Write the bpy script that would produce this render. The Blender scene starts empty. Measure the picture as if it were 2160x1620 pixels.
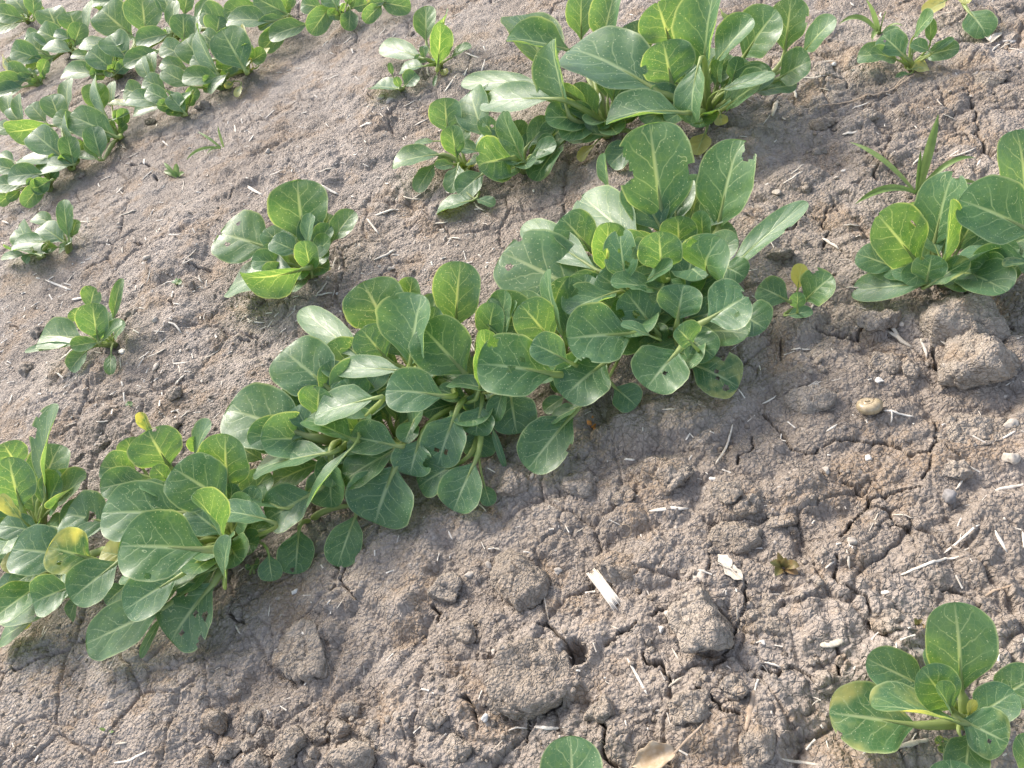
import bpy, bmesh, math, random
import numpy as np
from mathutils import Vector, Matrix

# ------------------------------------------------------------------ camera
R = math.radians
scene = bpy.context.scene
FPX, CX, CY = 1571.0, 1080.0, 810.0        # focal length and centre in photo pixels
PITCH, ROLL, DIST = R(48), R(24), 0.95
CAM = Vector((0.0, -DIST * math.cos(PITCH), DIST * math.sin(PITCH)))
FWD = Vector((0, math.cos(PITCH), -math.sin(PITCH)))
r0, u0 = Vector((1, 0, 0)), Vector((0, math.sin(PITCH), math.cos(PITCH)))
RGT = r0 * math.cos(ROLL) - u0 * math.sin(ROLL)
UPV = r0 * math.sin(ROLL) + u0 * math.cos(ROLL)
cd = bpy.data.cameras.new('camera')
cd.sensor_width = 36.0
cd.lens = 36.0 * FPX / 2160.0
cd.clip_start, cd.clip_end = 0.02, 200.0
cam = bpy.data.objects.new('camera', cd)
cam.matrix_world = Matrix(((RGT.x, UPV.x, -FWD.x, CAM.x), (RGT.y, UPV.y, -FWD.y, CAM.y),
                           (RGT.z, UPV.z, -FWD.z, CAM.z), (0, 0, 0, 1)))
scene.collection.objects.link(cam)
scene.camera = cam

# ------------------------------------------------------------------ sky, sun, exposure
SUN_EL, SUN_AZ = R(36), R(-24)             # azimuth from +Y towards +X
w = bpy.data.worlds.new('World')
scene.world = w
w.use_nodes = True
nt = w.node_tree
sky = nt.nodes.new('ShaderNodeTexSky')
sky.sky_type = 'NISHITA'
sky.sun_disc = False
sky.sun_elevation = SUN_EL
sky.sun_rotation = SUN_AZ
sky.air_density, sky.dust_density, sky.ozone_density = 1.0, 3.0, 1.0
bg = nt.nodes['Background']
hz = nt.nodes.new('ShaderNodeHueSaturation')      # hazy, whitish sky
hz.inputs['Saturation'].default_value = 0.72
nt.links.new(sky.outputs[0], hz.inputs['Color'])
nt.links.new(hz.outputs[0], bg.inputs[0])
bg.inputs[1].default_value = 0.15
sd = bpy.data.lights.new('sun', 'SUN')
sd.energy = 1.65
sd.angle = R(14.0)
sd.color = (1.0, 0.94, 0.85)
sun = bpy.data.objects.new('sun', sd)
sdir = Vector((math.sin(SUN_AZ) * math.cos(SUN_EL), math.cos(SUN_AZ) * math.cos(SUN_EL), math.sin(SUN_EL)))
sun.rotation_euler = sdir.to_track_quat('Z', 'Y').to_euler()
sun.location = sdir * 5
scene.collection.objects.link(sun)
scene.view_settings.view_transform = 'Standard'
scene.view_settings.look = 'None'
scene.view_settings.gamma = 1
scene.view_settings.exposure = 1.42
scene.cycles.max_bounces = 5
scene.cycles.diffuse_bounces = 3
scene.cycles.glossy_bounces = 2
scene.cycles.transmission_bounces = 3

# ------------------------------------------------------------------ helpers
random.seed(7)
rng = np.random.default_rng(11)
COL = scene.collection
ZOOM = {0: (0, 0, 1), 1: (0, 0, 3.6), 2: (760, 0, 3.6), 3: (1200, 0, 3.6), 4: (1560, 0, 3.6), 5: (0, 380, 2.7),
        6: (1000, 240, 3), 7: (440, 540, 3), 8: (960, 560, 3), 9: (0, 840, 3), 10: (1560, 240, 3.6),
        11: (1560, 1170, 3.6), 12: (900, 1100, 3.0857), 13: (0, 1200, 2.7), 14: (1500, 600, 2.8424)}


def zp(z, x, y):
    a = ZOOM[z]
    return a[0] + x / a[2], a[1] + y / a[2]


def ray(px, py):
    return FWD * FPX + RGT * (px - CX) - UPV * (py - CY)


def at(px, py, z):
    d = ray(px, py)
    return CAM + d * ((z - CAM.z) / d.z)


def proj(p):
    q = p - CAM
    k = FPX / q.dot(FWD)
    return Vector((CX + q.dot(RGT) * k, CY - q.dot(UPV) * k))


def pxm(p):
    return FPX / (p - CAM).dot(FWD)


def tag(o, label=None, cat=None, group=None, kind=None):
    for k, v in (('label', label), ('category', cat), ('group', group), ('kind', kind)):
        if v:
            o[k] = v
    return o


def mesh_obj(name, verts, faces, mat, parent=None, smooth=True, loc=None):
    me = bpy.data.meshes.new(name)
    me.from_pydata([tuple(v) for v in verts], [], faces)
    if smooth:
        me.polygons.foreach_set('use_smooth', [True] * len(me.polygons))
    me.materials.append(mat)
    o = bpy.data.objects.new(name, me)
    COL.objects.link(o)
    if parent:
        o.parent = parent
    if loc is not None:
        o.location = loc
    return o


def empty(name, loc):
    o = bpy.data.objects.new(name, None)
    o.empty_display_size = 0.02
    o.location = loc
    COL.objects.link(o)
    return o


def tube(path, radii, side=None, flat=1.0, n=8, cap=True):
    """Tapered tube along path (list of Vectors); side sets the wide direction."""
    vs, fs = [], []
    m = len(path)
    for i, p in enumerate(path):
        t = (path[min(i + 1, m - 1)] - path[max(i - 1, 0)])
        if t.length < 1e-9:
            t = Vector((0, 0, 1))
        t.normalize()
        s = (side if side is not None else Vector((0.3, 0.2, 1)))
        s = s - t * s.dot(t)
        if s.length < 1e-4:
            s = t.orthogonal()
        s.normalize()
        b = t.cross(s)
        for k in range(n):
            a = 2 * math.pi * k / n
            vs.append(p + s * (math.cos(a) * radii[i] * flat) + b * (math.sin(a) * radii[i]))
    for i in range(m - 1):
        for k in range(n):
            a, b2 = i * n + k, i * n + (k + 1) % n
            fs.append((a, b2, b2 + n, a + n))
    if cap:
        fs.append(tuple(range(n - 1, -1, -1)))
        fs.append(tuple((m - 1) * n + k for k in range(n)))
    return vs, fs


# ------------------------------------------------------------------ numpy noise
def _hash(ix, iy, s):
    h = (ix.astype(np.int64) * 374761393 + iy.astype(np.int64) * 668265263 + s * 974711) & 0xFFFFFFFF
    h = ((h ^ (h >> 13)) * 1274126177) & 0xFFFFFFFF
    h = ((h ^ (h >> 16)) * 2246822519) & 0xFFFFFFFF
    return ((h ^ (h >> 15)) & 0xFFFFFF) / float(0x1000000)


def vnoise(x, y, s=0):
    ix, iy = np.floor(x), np.floor(y)
    fx, fy = x - ix, y - iy
    fx, fy = fx * fx * fx * (fx * (fx * 6 - 15) + 10), fy * fy * fy * (fy * (fy * 6 - 15) + 10)
    a, b = _hash(ix, iy, s), _hash(ix + 1, iy, s)
    c, d = _hash(ix, iy + 1, s), _hash(ix + 1, iy + 1, s)
    return (a + (b - a) * fx) * (1 - fy) + (c + (d - c) * fx) * fy - 0.5


def fbm(x, y, s=0, o=4):
    r, a, f = 0, 1.0, 1.0
    for i in range(o):
        r = r + a * vnoise(x * f + 17.3 * i, y * f - 9.1 * i, s + i)
        a *= 0.5
        f *= 2.03
    return r


def worley(x, y, s=0):
    ix, iy = np.floor(x), np.floor(y)
    f1 = np.full(x.shape, 9.0)
    f2 = np.full(x.shape, 9.0)
    rid = np.zeros(x.shape)
    for dx in (-1, 0, 1):
        for dy in (-1, 0, 1):
            cx, cy = ix + dx, iy + dy
            d = np.hypot(cx + 0.1 + 0.8 * _hash(cx, cy, s) - x, cy + 0.1 + 0.8 * _hash(cx, cy, s + 51) - y)
            near = d < f1
            f2 = np.where(near, f1, np.minimum(f2, d))
            rid = np.where(near, _hash(cx, cy, s + 99), rid)
            f1 = np.where(near, d, f1)
    return f1, f2, rid


# ------------------------------------------------------------------ the soil surface
ROUGH = [  # photo px centre, radius px, strength of cloddiness
    (1150, 1400, 330, 1.0), (700, 1560, 260, 1.0), (1450, 1250, 260, 0.8), (1250, 1050, 240, 0.7), (1950, 750, 260, 0.9),
    (1600, 1480, 300, 0.7), (2000, 1000, 260, 0.5), (1750, 250, 240, 0.45), (200, 850, 200, 0.25), (300, 950, 150, 0.35),
    (1500, 420, 300, 0.3), (560, 700, 200, 0.25), (2050, 1300, 300, 0.4), (420, 1450, 220, 0.3), (2000, 150, 250, 0.6),
    (620, 330, 260, 0.30), (300, 620, 230, 0.28), (880, 260, 230, 0.30), (850, 480, 200, 0.25), (420, 480, 160, 0.2)]
ROUGHW = []
for px_, py_, rr_, ss_ in ROUGH:
    c_ = at(px_, py_, 0.0)
    ROUGHW.append((c_.x, c_.y, rr_ / pxm(c_) * 1.15, ss_))

CRACKS = [
    (14, [330, 800, 390, 850, 440, 930, 480, 985, 560, 1020, 610, 1050], 4.0),
    (14, [610, 1050, 640, 1010, 740, 965, 860, 960, 1000, 985, 1090, 980, 1180, 1045, 1270, 1060, 1300, 1090, 1240, 1180], 4.2),
    (14, [1300, 1060, 1330, 960, 1350, 900, 1310, 830], 3.0), (14, [240, 920, 230, 1010, 190, 1070, 170, 1140], 2.8),
    (14, [770, 1150, 800, 1200, 880, 1240, 950, 1300, 930, 1370, 900, 1450, 830, 1530, 780, 1600], 4.0),
    (14, [950, 1300, 1040, 1290, 1120, 1260, 1240, 1240], 4.0), (14, [950, 1360, 1050, 1390, 1120, 1460, 1210, 1490, 1220, 1530], 3.0),
    (14, [640, 270, 720, 310, 800, 320, 865, 350, 880, 260], 3.4), (14, [1360, 950, 1420, 990, 1500, 1020], 3.0),
    (14, [400, 370, 410, 460], 3), (14, [1230, 330, 1300, 380, 1340, 470, 1390, 600], 6), (14, [1700, 240, 1800, 280], 5),
    (4, [1770, 950, 1790, 1010, 1750, 1050, 1600, 1090], 4.0), (4, [1790, 1030, 1840, 1110, 1880, 1180, 1960, 1200], 4.6),
    (4, [840, 1170, 940, 1180, 1010, 1170], 3.4), (4, [1290, 1170, 1400, 1170, 1490, 1160], 4.0),
    (4, [1070, 1200, 1110, 1250, 1130, 1290, 1050, 1310, 1040, 1380], 4.0), (4, [580, 630, 750, 610, 820, 640, 840, 700], 2.6),
    (4, [1190, 1390, 1230, 1450], 4.0), (4, [880, 1430, 950, 1400], 4.0), (4, [740, 1500, 850, 1480], 4.0), (4, [1730, 700, 1760, 850, 1780, 950], 3),
    (10, [40, 825, 160, 855, 290, 890, 390, 850, 450, 780], 4.0), (10, [470, 765, 540, 795, 610, 820, 640, 740, 700, 690], 4.0),
    (10, [610, 830, 660, 880, 670, 970, 640, 1050], 3.6),
    (12, [740, 690, 820, 715, 860, 770, 930, 800, 960, 870, 980, 980], 5.0), (12, [1200, 800, 1270, 720, 1380, 690], 4.0),
    (12, [1480, 660, 1510, 600, 1560, 580], 4.5), (12, [1410, 890, 1440, 950, 1520, 960, 1570, 1060, 1590, 1100], 4.5),
    (12, [2080, 470, 2100, 540, 2020, 740, 1990, 790, 1930, 920, 1870, 1000], 3.5), (12, [300, 1180, 350, 1240, 380, 1380], 4.5),
    (12, [680, 1440, 720, 1310, 800, 1290, 830, 1220, 880, 1160], 4.0), (12, [1130, 1350, 1190, 1440, 1210, 1550, 1250, 1605], 5.0),
    (12, [1760, 1110, 1850, 1160, 1940, 1250, 2060, 1300], 5.0), (12, [60, 560, 110, 620, 90, 680], 3.4),
    (11, [700, 80, 710, 200, 790, 280, 880, 360, 920, 410, 940, 500, 950, 620], 5.0), (11, [740, 760, 780, 840, 770, 950], 4.0),
    (11, [1540, 330, 1680, 390, 1760, 440], 4.0), (11, [1520, 310, 1430, 350], 3.4), (11, [160, 880, 230, 950, 350, 920, 480, 960, 590, 1030], 3.4),
    (11, [50, 250, 70, 330, 60, 420], 3), (13, [1350, 180, 1340, 250, 1380, 330], 4), (13, [1960, 0, 1960, 80, 2060, 190], 4),
    (5, [1010, 740, 1060, 800], 2.6), (5, [1120, 520, 1160, 540, 1220, 550], 3.0), (5, [400, 1130, 420, 1060], 3.0),
    (5, [1380, 915, 1470, 935], 2.6), (5, [770, 380, 830, 380], 2.8), (5, [1310, 120, 1340, 60], 2.4), (5, [60, 830, 110, 850], 3),
    (1, [1020, 1270, 1050, 1275], 4), (1, [1080, 1260, 1150, 1280], 4), (1, [1180, 1340, 1210, 1370], 4), (1, [1510, 920, 1560, 880], 3)]
SEG = []
for z_, pts_, w_ in CRACKS:
    ps_ = [zp(z_, pts_[i], pts_[i + 1]) for i in range(0, len(pts_), 2)]
    ws_ = [at(a, b, 0.0) for a, b in ps_]
    for a, b in zip(ws_[:-1], ws_[1:]):
        SEG.append((a.x, a.y, b.x, b.y, w_ * 0.5 / pxm(a)))
PIT = at(*zp(12, 985, 880), 0.0)


def soil_h(x, y):
    x = np.asarray(x, float)
    y = np.asarray(y, float)
    m = np.full(x.shape, 0.22)
    for cx, cy, rr, ss in ROUGHW:
        m = m + ss * np.exp(-((x - cx) ** 2 + (y - cy) ** 2) / (rr * rr))
    m = np.clip(m, 0, 1.1)
    h = 0.014 * fbm(x * 2.3 + 3, y * 2.3, 3, 3) + 0.010 * fbm(x * 7, y * 7, 5, 3)
    wx, wy = x + 0.012 * vnoise(x * 30, y * 30, 21), y + 0.012 * vnoise(x * 30, y * 30, 22)
    wx = wx + 0.0045 * vnoise(x * 110, y * 110, 23)
    wy = wy + 0.0045 * vnoise(x * 110, y * 110, 24)
    for cell, amp, thr, sd_ in ((0.13, 0.012, 0.42, 31), (0.062, 0.0072, 0.46, 37), (0.030, 0.0031, 0.42, 41), (0.0155, 0.0011, 0.34, 43)):
        f1, f2, rid = worley(wx / cell, wy / cell, sd_)
        rad = 0.34 + 0.30 * rid
        dome = np.clip(1 - (f1 / rad) ** 2, 0, 1) ** 0.7
        block = np.clip((f2 - f1) / 0.34, 0, 1)
        block = block * block * (3 - 2 * block) * (0.25 + 0.9 * rid)
        mm = np.clip((m - thr + 0.45 * (rid - 0.5)) * 2.2, 0.0, 1)
        if cell < 0.02:
            mm = 0.3 + 0.7 * mm
        h = h + (0.40 * dome * (0.5 + rid) + 0.62 * block) * amp * mm
    # crumbly crust
    for cell, amp, sd_ in ((0.0085, 0.0011, 47), (0.0047, 0.0009, 53)):
        f1, f2, rid = worley(wx / cell, wy / cell, sd_)
        h = h + amp * (0.75 + 0.5 * m) * np.clip(1 - (f1 / 0.62) ** 2, 0, 1) * (0.25 + rid)
    h = h + 0.0052 * fbm(x * 34, y * 34, 61, 5)
    # hairline crack net, only here and there
    wx2, wy2 = x + 0.018 * vnoise(x * 22, y * 22, 71) + 0.006 * vnoise(x * 90, y * 90, 72), y + 0.018 * vnoise(x * 22, y * 22, 73) + 0.006 * vnoise(x * 90, y * 90, 74)
    for cell, dep, wd in ((0.10, 0.006, 0.016), (0.045, 0.0030, 0.022)):
        f1, f2, rid = worley(wx2 / cell, wy2 / cell, 77)
        on = np.clip((vnoise(x * 8, y * 8, 79) + 0.14) * 5, 0, 1)
        h = h - dep * on * np.exp(-((f2 - f1) / wd / 2) ** 2)
    # the cracks of the photograph
    near = (np.abs(x) < 1.4) & (y > -0.9) & (y < 2.4)
    if near.any():
        xs, ys = x[near], y[near]
        xs2 = xs + 0.010 * vnoise(xs * 40, ys * 40, 83) + 0.004 * vnoise(xs * 140, ys * 140, 84)
        ys2 = ys + 0.010 * vnoise(xs * 40, ys * 40, 85) + 0.004 * vnoise(xs * 140, ys * 140, 86)
        cut = np.zeros(xs.shape)
        for ax, ay, bx, by, wd in SEG:
            box = (xs2 > min(ax, bx) - 0.02) & (xs2 < max(ax, bx) + 0.02) & (ys2 > min(ay, by) - 0.02) & (ys2 < max(ay, by) + 0.02)
            if not box.any():
                continue
            qx, qy = xs2[box], ys2[box]
            ll = (bx - ax) ** 2 + (by - ay) ** 2 + 1e-9
            t = np.clip(((qx - ax) * (bx - ax) + (qy - ay) * (by - ay)) / ll, 0, 1)
            d = np.hypot(qx - ax - t * (bx - ax), qy - ay - t * (by - ay))
            wv = wd * (0.75 + 0.9 * (vnoise(qx * 60, qy * 60, 88) + 0.3))
            c = np.exp(-(d / np.maximum(wv, 0.0008)) ** 4)
            cut[box] = np.maximum(cut[box], c)
        h[near] -= 0.016 * cut
        dp = np.hypot(xs - PIT.x, ys - PIT.y)
        h[near] -= 0.030 * np.exp(-(dp / 0.011) ** 4)
    return h


GRID = {}


def gz(x, y):
    """Height of the built ground sheet at a point (bilinear in its own grid)."""
    ys_, s_, ks_, Zg = GRID['y'], GRID['s'], GRID['k'], GRID['Z']
    j = min(max(int(np.searchsorted(ys_, y)) - 1, 0), len(ys_) - 2)
    ty = min(1.0, max(0.0, (y - ys_[j]) / (ys_[j + 1] - ys_[j])))
    ss = x / (ks_[j] * (1 - ty) + ks_[j + 1] * ty)
    i = min(max(int(np.searchsorted(s_, ss)) - 1, 0), len(s_) - 2)
    tx = min(1.0, max(0.0, (ss - s_[i]) / (s_[i + 1] - s_[i])))
    return float((Zg[j, i] * (1 - tx) + Zg[j, i + 1] * tx) * (1 - ty) + (Zg[j + 1, i] * (1 - tx) + Zg[j + 1, i + 1] * tx) * ty)


def on_ground(px, py):
    z = 0.0
    for _ in range(4):
        p = at(px, py, z)
        z = 0.5 * z + 0.5 * gz(p.x, p.y)
    return Vector((p.x, p.y, gz(p.x, p.y)))


# ------------------------------------------------------------------ materials
def newmat(name):
    m = bpy.data.materials.new(name)
    m.use_nodes = True
    t = m.node_tree
    t.nodes.clear()
    return m, t


class NT:
    def __init__(self, t):
        self.t = t

    def n(self, kind, **kw):
        o = self.t.nodes.new('ShaderNode' + kind)
        for k, v in kw.items():
            setattr(o, k, v)
        return o

    def lk(self, a, b):
        self.t.links.new(a, b)

    def put(self, sock, v):
        if hasattr(v, 'is_linked') or isinstance(v, bpy.types.NodeSocket):
            self.lk(v, sock)
        else:
            sock.default_value = v

    def m(self, op, a, b=None, c=None, clamp=False):
        o = self.n('Math', operation=op, use_clamp=clamp)
        for i, v in enumerate((a, b, c)):
            if v is not None:
                self.put(o.inputs[i], v)
        return o.outputs[0]

    def mix(self, f, a, b, blend='MIX'):
        o = self.n('MixRGB', blend_type=blend)
        for i, v in enumerate((f, a, b)):
            if isinstance(v, tuple) and len(v) == 3:
                v = v + (1,)
            self.put(o.inputs[i], v)
        return o.outputs[0]

    def ramp(self, f, lo, hi, a=0.0, b=1.0):
        o = self.n('MapRange', interpolation_type='SMOOTHSTEP')
        for i, v in enumerate((f, lo, hi, a, b)):
            self.put(o.inputs[i], v)
        return o.outputs[0]

    dim = '3D'

    def noise(self, vec, scale, detail=4, rough=0.55):
        o = self.n('TexNoise', noise_dimensions=self.dim)
        o.inputs['Scale'].default_value = scale
        o.inputs['Detail'].default_value = detail
        o.inputs['Roughness'].default_value = rough
        self.lk(vec, o.inputs['Vector'])
        return o.outputs['Fac']

    def vor(self, vec, scale, feature='F1'):
        o = self.n('TexVoronoi', feature=feature, voronoi_dimensions=self.dim)
        o.inputs['Scale'].default_value = scale
        self.lk(vec, o.inputs['Vector'])
        return o


def soil_material(name, dark, mid, light, scale=1.0, bump=1.0, dim='3D'):
    m, t = newmat(name)
    q = NT(t)
    q.dim = dim
    geo = q.n('NewGeometry')
    pos = geo.outputs['Position']
    big = q.noise(pos, 5.0 * scale, 3)
    midn = q.noise(pos, 38.0 * scale, 3, 0.65)
    fine = q.noise(pos, 330.0 * scale, 2, 0.7)
    c = q.mix(q.ramp(big, 0.36, 0.66), mid, light)
    c = q.mix(q.ramp(midn, 0.52, 0.76, 0, 0.6), c, dark)
    pat = q.noise(pos, 11.0 * scale, 3, 0.7)
    c = q.mix(q.ramp(pat, 0.52, 0.66, 0, 0.75), c, (0.235, 0.165, 0.105))
    c = q.mix(q.ramp(fine, 0.3, 0.75, 0.0, 0.45), c, q.mix(0.5, light, (0.46, 0.40, 0.35)))
    v1 = q.vor(pos, 260.0 * scale)
    c = q.mix(q.ramp(v1.outputs['Color'], 0.84, 0.98, 0, 0.5), c, (0.50, 0.44, 0.38))
    wn = q.n('TexNoise', noise_dimensions=dim)
    wn.inputs['Scale'].default_value = 120.0 * scale
    wn.inputs['Detail'].default_value = 1.0
    q.lk(pos, wn.inputs['Vector'])
    wv = q.n('VectorMath', operation='MULTIPLY_ADD')
    q.lk(wn.outputs['Color'], wv.inputs[0])
    wv.inputs[1].default_value = (0.009, 0.009, 0.009)
    q.lk(pos, wv.inputs[2])
    ed = q.vor(wv.outputs[0], 105.0 * scale, 'DISTANCE_TO_EDGE')
    hgt = q.m('MULTIPLY', v1.outputs['Distance'], -1.1)
    hgt = q.m('ADD', hgt, q.m('MULTIPLY', fine, 1.0))
    hgt = q.m('ADD', hgt, q.m('MULTIPLY', q.ramp(ed.outputs['Distance'], 0.0, 0.09, -1.7, 0.0), q.ramp(midn, 0.35, 0.6, 0.15, 1.0)))
    bmp = q.n('Bump')
    bmp.inputs['Strength'].default_value = 0.7 * bump
    bmp.inputs['Distance'].default_value = 0.0034
    q.lk(hgt, bmp.inputs['Height'])
    p = q.n('BsdfPrincipled')
    q.lk(c, p.inputs['Base Color'])
    p.inputs['Roughness'].default_value = 0.80
    p.inputs['Specular IOR Level'].default_value = 0.30
    q.lk(bmp.outputs[0], p.inputs['Normal'])
    o = q.n('OutputMaterial')
    q.lk(p.outputs[0], o.inputs[0])
    return m


def simple_material(name, col, col2, scale=60, rough=0.7, spec=0.2, trans=0.0, stretch=None, bump=0.3):
    m, t = newmat(name)
    q = NT(t)
    tc = q.n('TexCoord')
    vec = tc.outputs['Object']
    if stretch:
        mp = q.n('Mapping')
        mp.inputs['Scale'].default_value = stretch
        q.lk(vec, mp.inputs['Vector'])
        vec = mp.outputs[0]
    oi = q.n('ObjectInfo')
    nz = q.noise(vec, scale, 4, 0.6)
    c = q.mix(q.ramp(nz, 0.32, 0.68), col, col2)
    c = q.mix(q.m('MULTIPLY', oi.outputs['Random'], 0.35), c, q.mix(0.5, col2, (0.30, 0.25, 0.20)))
    p = q.n('BsdfPrincipled')
    q.lk(c, p.inputs['Base Color'])
    p.inputs['Roughness'].default_value = rough
    p.inputs['Specular IOR Level'].default_value = spec
    b = q.n('Bump')
    b.inputs['Strength'].default_value = bump
    b.inputs['Distance'].default_value = 0.001
    q.lk(nz, b.inputs['Height'])
    q.lk(b.outputs[0], p.inputs['Normal'])
    o = q.n('OutputMaterial')
    if trans:
        tr = q.n('BsdfTranslucent')
        q.lk(c, tr.inputs[0])
        mx = q.n('MixShader')
        mx.inputs[0].default_value = trans
        q.lk(p.outputs[0], mx.inputs[1])
        q.lk(tr.outputs[0], mx.inputs[2])
        q.lk(mx.outputs[0], o.inputs[0])
    else:
        q.lk(p.outputs[0], o.inputs[0])
    return m


def leaf_material():
    m, t = newmat('leaf_blade')
    q = NT(t)
    q.dim = '2D'
    uv = q.n('UVMap', uv_map='UVMap').outputs[0]
    at_ = lambda nm: q.n('Attribute', attribute_name=nm).outputs['Fac']
    seed, yel = at_('seed'), at_('yellow')
    sx = q.n('SeparateXYZ')
    q.lk(uv, sx.inputs[0])
    u = q.m('MULTIPLY_ADD', sx.outputs[0], 2.0, -1.0)
    v = sx.outputs[1]
    a = q.m('ABSOLUTE', u)
    # per-leaf offset coordinates for the noises
    cb = q.n('CombineXYZ')
    q.lk(q.m('MULTIPLY_ADD', u, 0.45, q.m('MULTIPLY', seed, 13.0)), cb.inputs[0])
    q.lk(q.m('MULTIPLY_ADD', seed, 7.0, v), cb.inputs[1])
    vec = cb.outputs[0]
    n1 = q.noise(vec, 3.0, 2)
    n2 = q.noise(vec, 11.0, 2)
    # veins: arcs that leave the midrib and bend towards the tip
    side = q.m('MULTIPLY', q.m('GREATER_THAN', u, 0.0), 0.43)
    arc = q.m('MULTIPLY', q.m('POWER', a, 0.75), 0.36)
    tt = q.m('SUBTRACT', v, arc)
    tt = q.m('ADD', tt, q.m('MULTIPLY', q.m('SUBTRACT', n1, 0.5), 0.16))
    tt = q.m('ADD', q.m('MULTIPLY', tt, 4.6), q.m('ADD', side, q.m('MULTIPLY', seed, 3.0)))
    fr = q.m('ABSOLUTE', q.m('SUBTRACT', q.m('FRACT', tt), 0.5))
    vein = q.ramp(fr, 0.0, 0.07, 1.0, 0.0)
    vein = q.m('MULTIPLY', vein, q.ramp(a, 0.15, 0.95, 1.0, 0.12))
    mid = q.ramp(a, 0.012, q.m('MULTIPLY_ADD', v, -0.07, 0.12), 1.0, 0.0)
    mid = q.m('MULTIPLY', mid, q.ramp(v, 0.55, 1.0, 1.0, 0.35))
    net = q.vor(vec, 15.0, 'DISTANCE_TO_EDGE').outputs['Distance']
    netm = q.ramp(net, 0.0, 0.06, 0.20, 0.0)
    vv = q.m('MAXIMUM', q.m('MULTIPLY', vein, 0.62), q.m('MAXIMUM', mid, netm))
    base = q.mix(q.ramp(n1, 0.3, 0.7), (0.056, 0.138, 0.052), (0.098, 0.192, 0.080))
    base = q.mix(q.m('FRACT', q.m('MULTIPLY', seed, 31.7)), base, q.mix(0.55, base, (0.082, 0.178, 0.104)))
    base = q.mix(q.ramp(n2, 0.45, 0.8, 0, 0.35), base, (0.145, 0.245, 0.066))
    # yellowing of old leaves, blotchy and stronger at rim and tip
    yf = q.m('ADD', q.m('MULTIPLY', a, 0.35), q.m('MULTIPLY_ADD', n1, 1.2, q.m('MULTIPLY', v, 0.35)))
    yf = q.m('MULTIPLY', q.ramp(q.m('ADD', yf, q.m('MULTIPLY', yel, 1.5)), 1.35, 2.0), q.ramp(yel, 0.0, 0.25))
    base = q.mix(yf, base, (0.38, 0.39, 0.14))
    col = q.mix(q.m('MULTIPLY', vv, 0.76), base, (0.40, 0.50, 0.28))
    # pale feeding dots and leaf-miner trails
    sp = q.vor(vec, 17.0)
    spr = q.n('SeparateColor')
    q.lk(sp.outputs['Color'], spr.inputs[0])
    dot = q.m('MULTIPLY', q.ramp(sp.outputs['Distance'], 0.07, 0.13, 1.0, 0.0), q.m('GREATER_THAN', spr.outputs[0], 0.62))
    tr_n = q.noise(vec, 4.2, 1.5, 0.5)
    trail = q.ramp(q.m('ABSOLUTE', q.m('SUBTRACT', tr_n, 0.53)), 0.003, 0.0085, 1.0, 0.0)
    trail = q.m('MULTIPLY', trail, q.ramp(q.noise(vec, 2.3, 1), 0.60, 0.66))
    col = q.mix(q.m('MULTIPLY', q.m('MAXIMUM', dot, trail), 0.62), col, (0.48, 0.55, 0.36))
    rim = q.ramp(a, 0.93, 0.99)
    col = q.mix(q.m('MULTIPLY', rim, 0.6), col, (0.36, 0.44, 0.24))
    # relief
    quilt = q.m('MULTIPLY', q.ramp(fr, 0.0, 0.45), 0.30)
    hg = q.m('SUBTRACT', q.m('ADD', quilt, q.m('MULTIPLY', n2, 0.35)), q.m('MULTIPLY', vv, 0.55))
    b = q.n('Bump')
    b.inputs['Strength'].default_value = 0.30
    b.inputs['Distance'].default_value = 0.0012
    q.lk(hg, b.inputs['Height'])
    p = q.n('BsdfPrincipled')
    q.lk(col, p.inputs['Base Color'])
    q.lk(q.ramp(n2, 0.3, 0.7, 0.35, 0.46), p.inputs['Roughness'])
    p.inputs['Specular IOR Level'].default_value = 0.5
    q.lk(b.outputs[0], p.inputs['Normal'])
    p.inputs['Sheen Weight'].default_value = 0.10
    p.inputs['Sheen Roughness'].default_value = 0.45
    p.inputs['Sheen Tint'].default_value = (0.85, 0.95, 1.0, 1.0)
    tr = q.n('BsdfTranslucent')
    q.lk(q.mix(1.0, col, (2.7, 2.3, 0.8), 'MULTIPLY'), tr.inputs[0])
    q.lk(b.outputs[0], tr.inputs['Normal'])
    mx = q.n('MixShader')
    mx.inputs[0].default_value = 0.40
    q.lk(p.outputs[0], mx.inputs[1])
    q.lk(tr.outputs[0], mx.inputs[2])
    o = q.n('OutputMaterial')
    q.lk(mx.outputs[0], o.inputs[0])
    return m


M_SOIL = soil_material('field_soil', (0.140, 0.106, 0.078), (0.212, 0.172, 0.137), (0.292, 0.247, 0.208), dim='2D')
M_CLOD = soil_material('clod_soil', (0.165, 0.128, 0.095), (0.238, 0.194, 0.150), (0.300, 0.253, 0.204), 1.1)
M_LEAF = leaf_material()
M_STALK = simple_material('leaf_stalk', (0.34, 0.44, 0.13), (0.42, 0.50, 0.19), 40, 0.45, 0.5, 0.5)
M_YSTALK = simple_material('yellow_stalk', (0.42, 0.44, 0.06), (0.55, 0.50, 0.10), 40, 0.45, 0.5, 0.3)
M_STRAW = simple_material('dry_straw', (0.60, 0.54, 0.45), (0.42, 0.36, 0.28), 260, 0.7, 0.2, 0, (1, 0.12, 1))
M_PALE = simple_material('bleached_straw', (0.72, 0.66, 0.57), (0.54, 0.48, 0.40), 260, 0.7, 0.2, 0, (1, 0.12, 1))
M_TWIG = simple_material('brown_twig', (0.40, 0.31, 0.23), (0.27, 0.20, 0.14), 200, 0.8, 0.15)
M_STONE = simple_material('pale_pebble', (0.52, 0.46, 0.38), (0.36, 0.31, 0.26), 300, 0.8, 0.2)
M_WHITE = simple_material('white_chip', (0.68, 0.64, 0.58), (0.52, 0.48, 0.43), 300, 0.6, 0.3)
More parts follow.
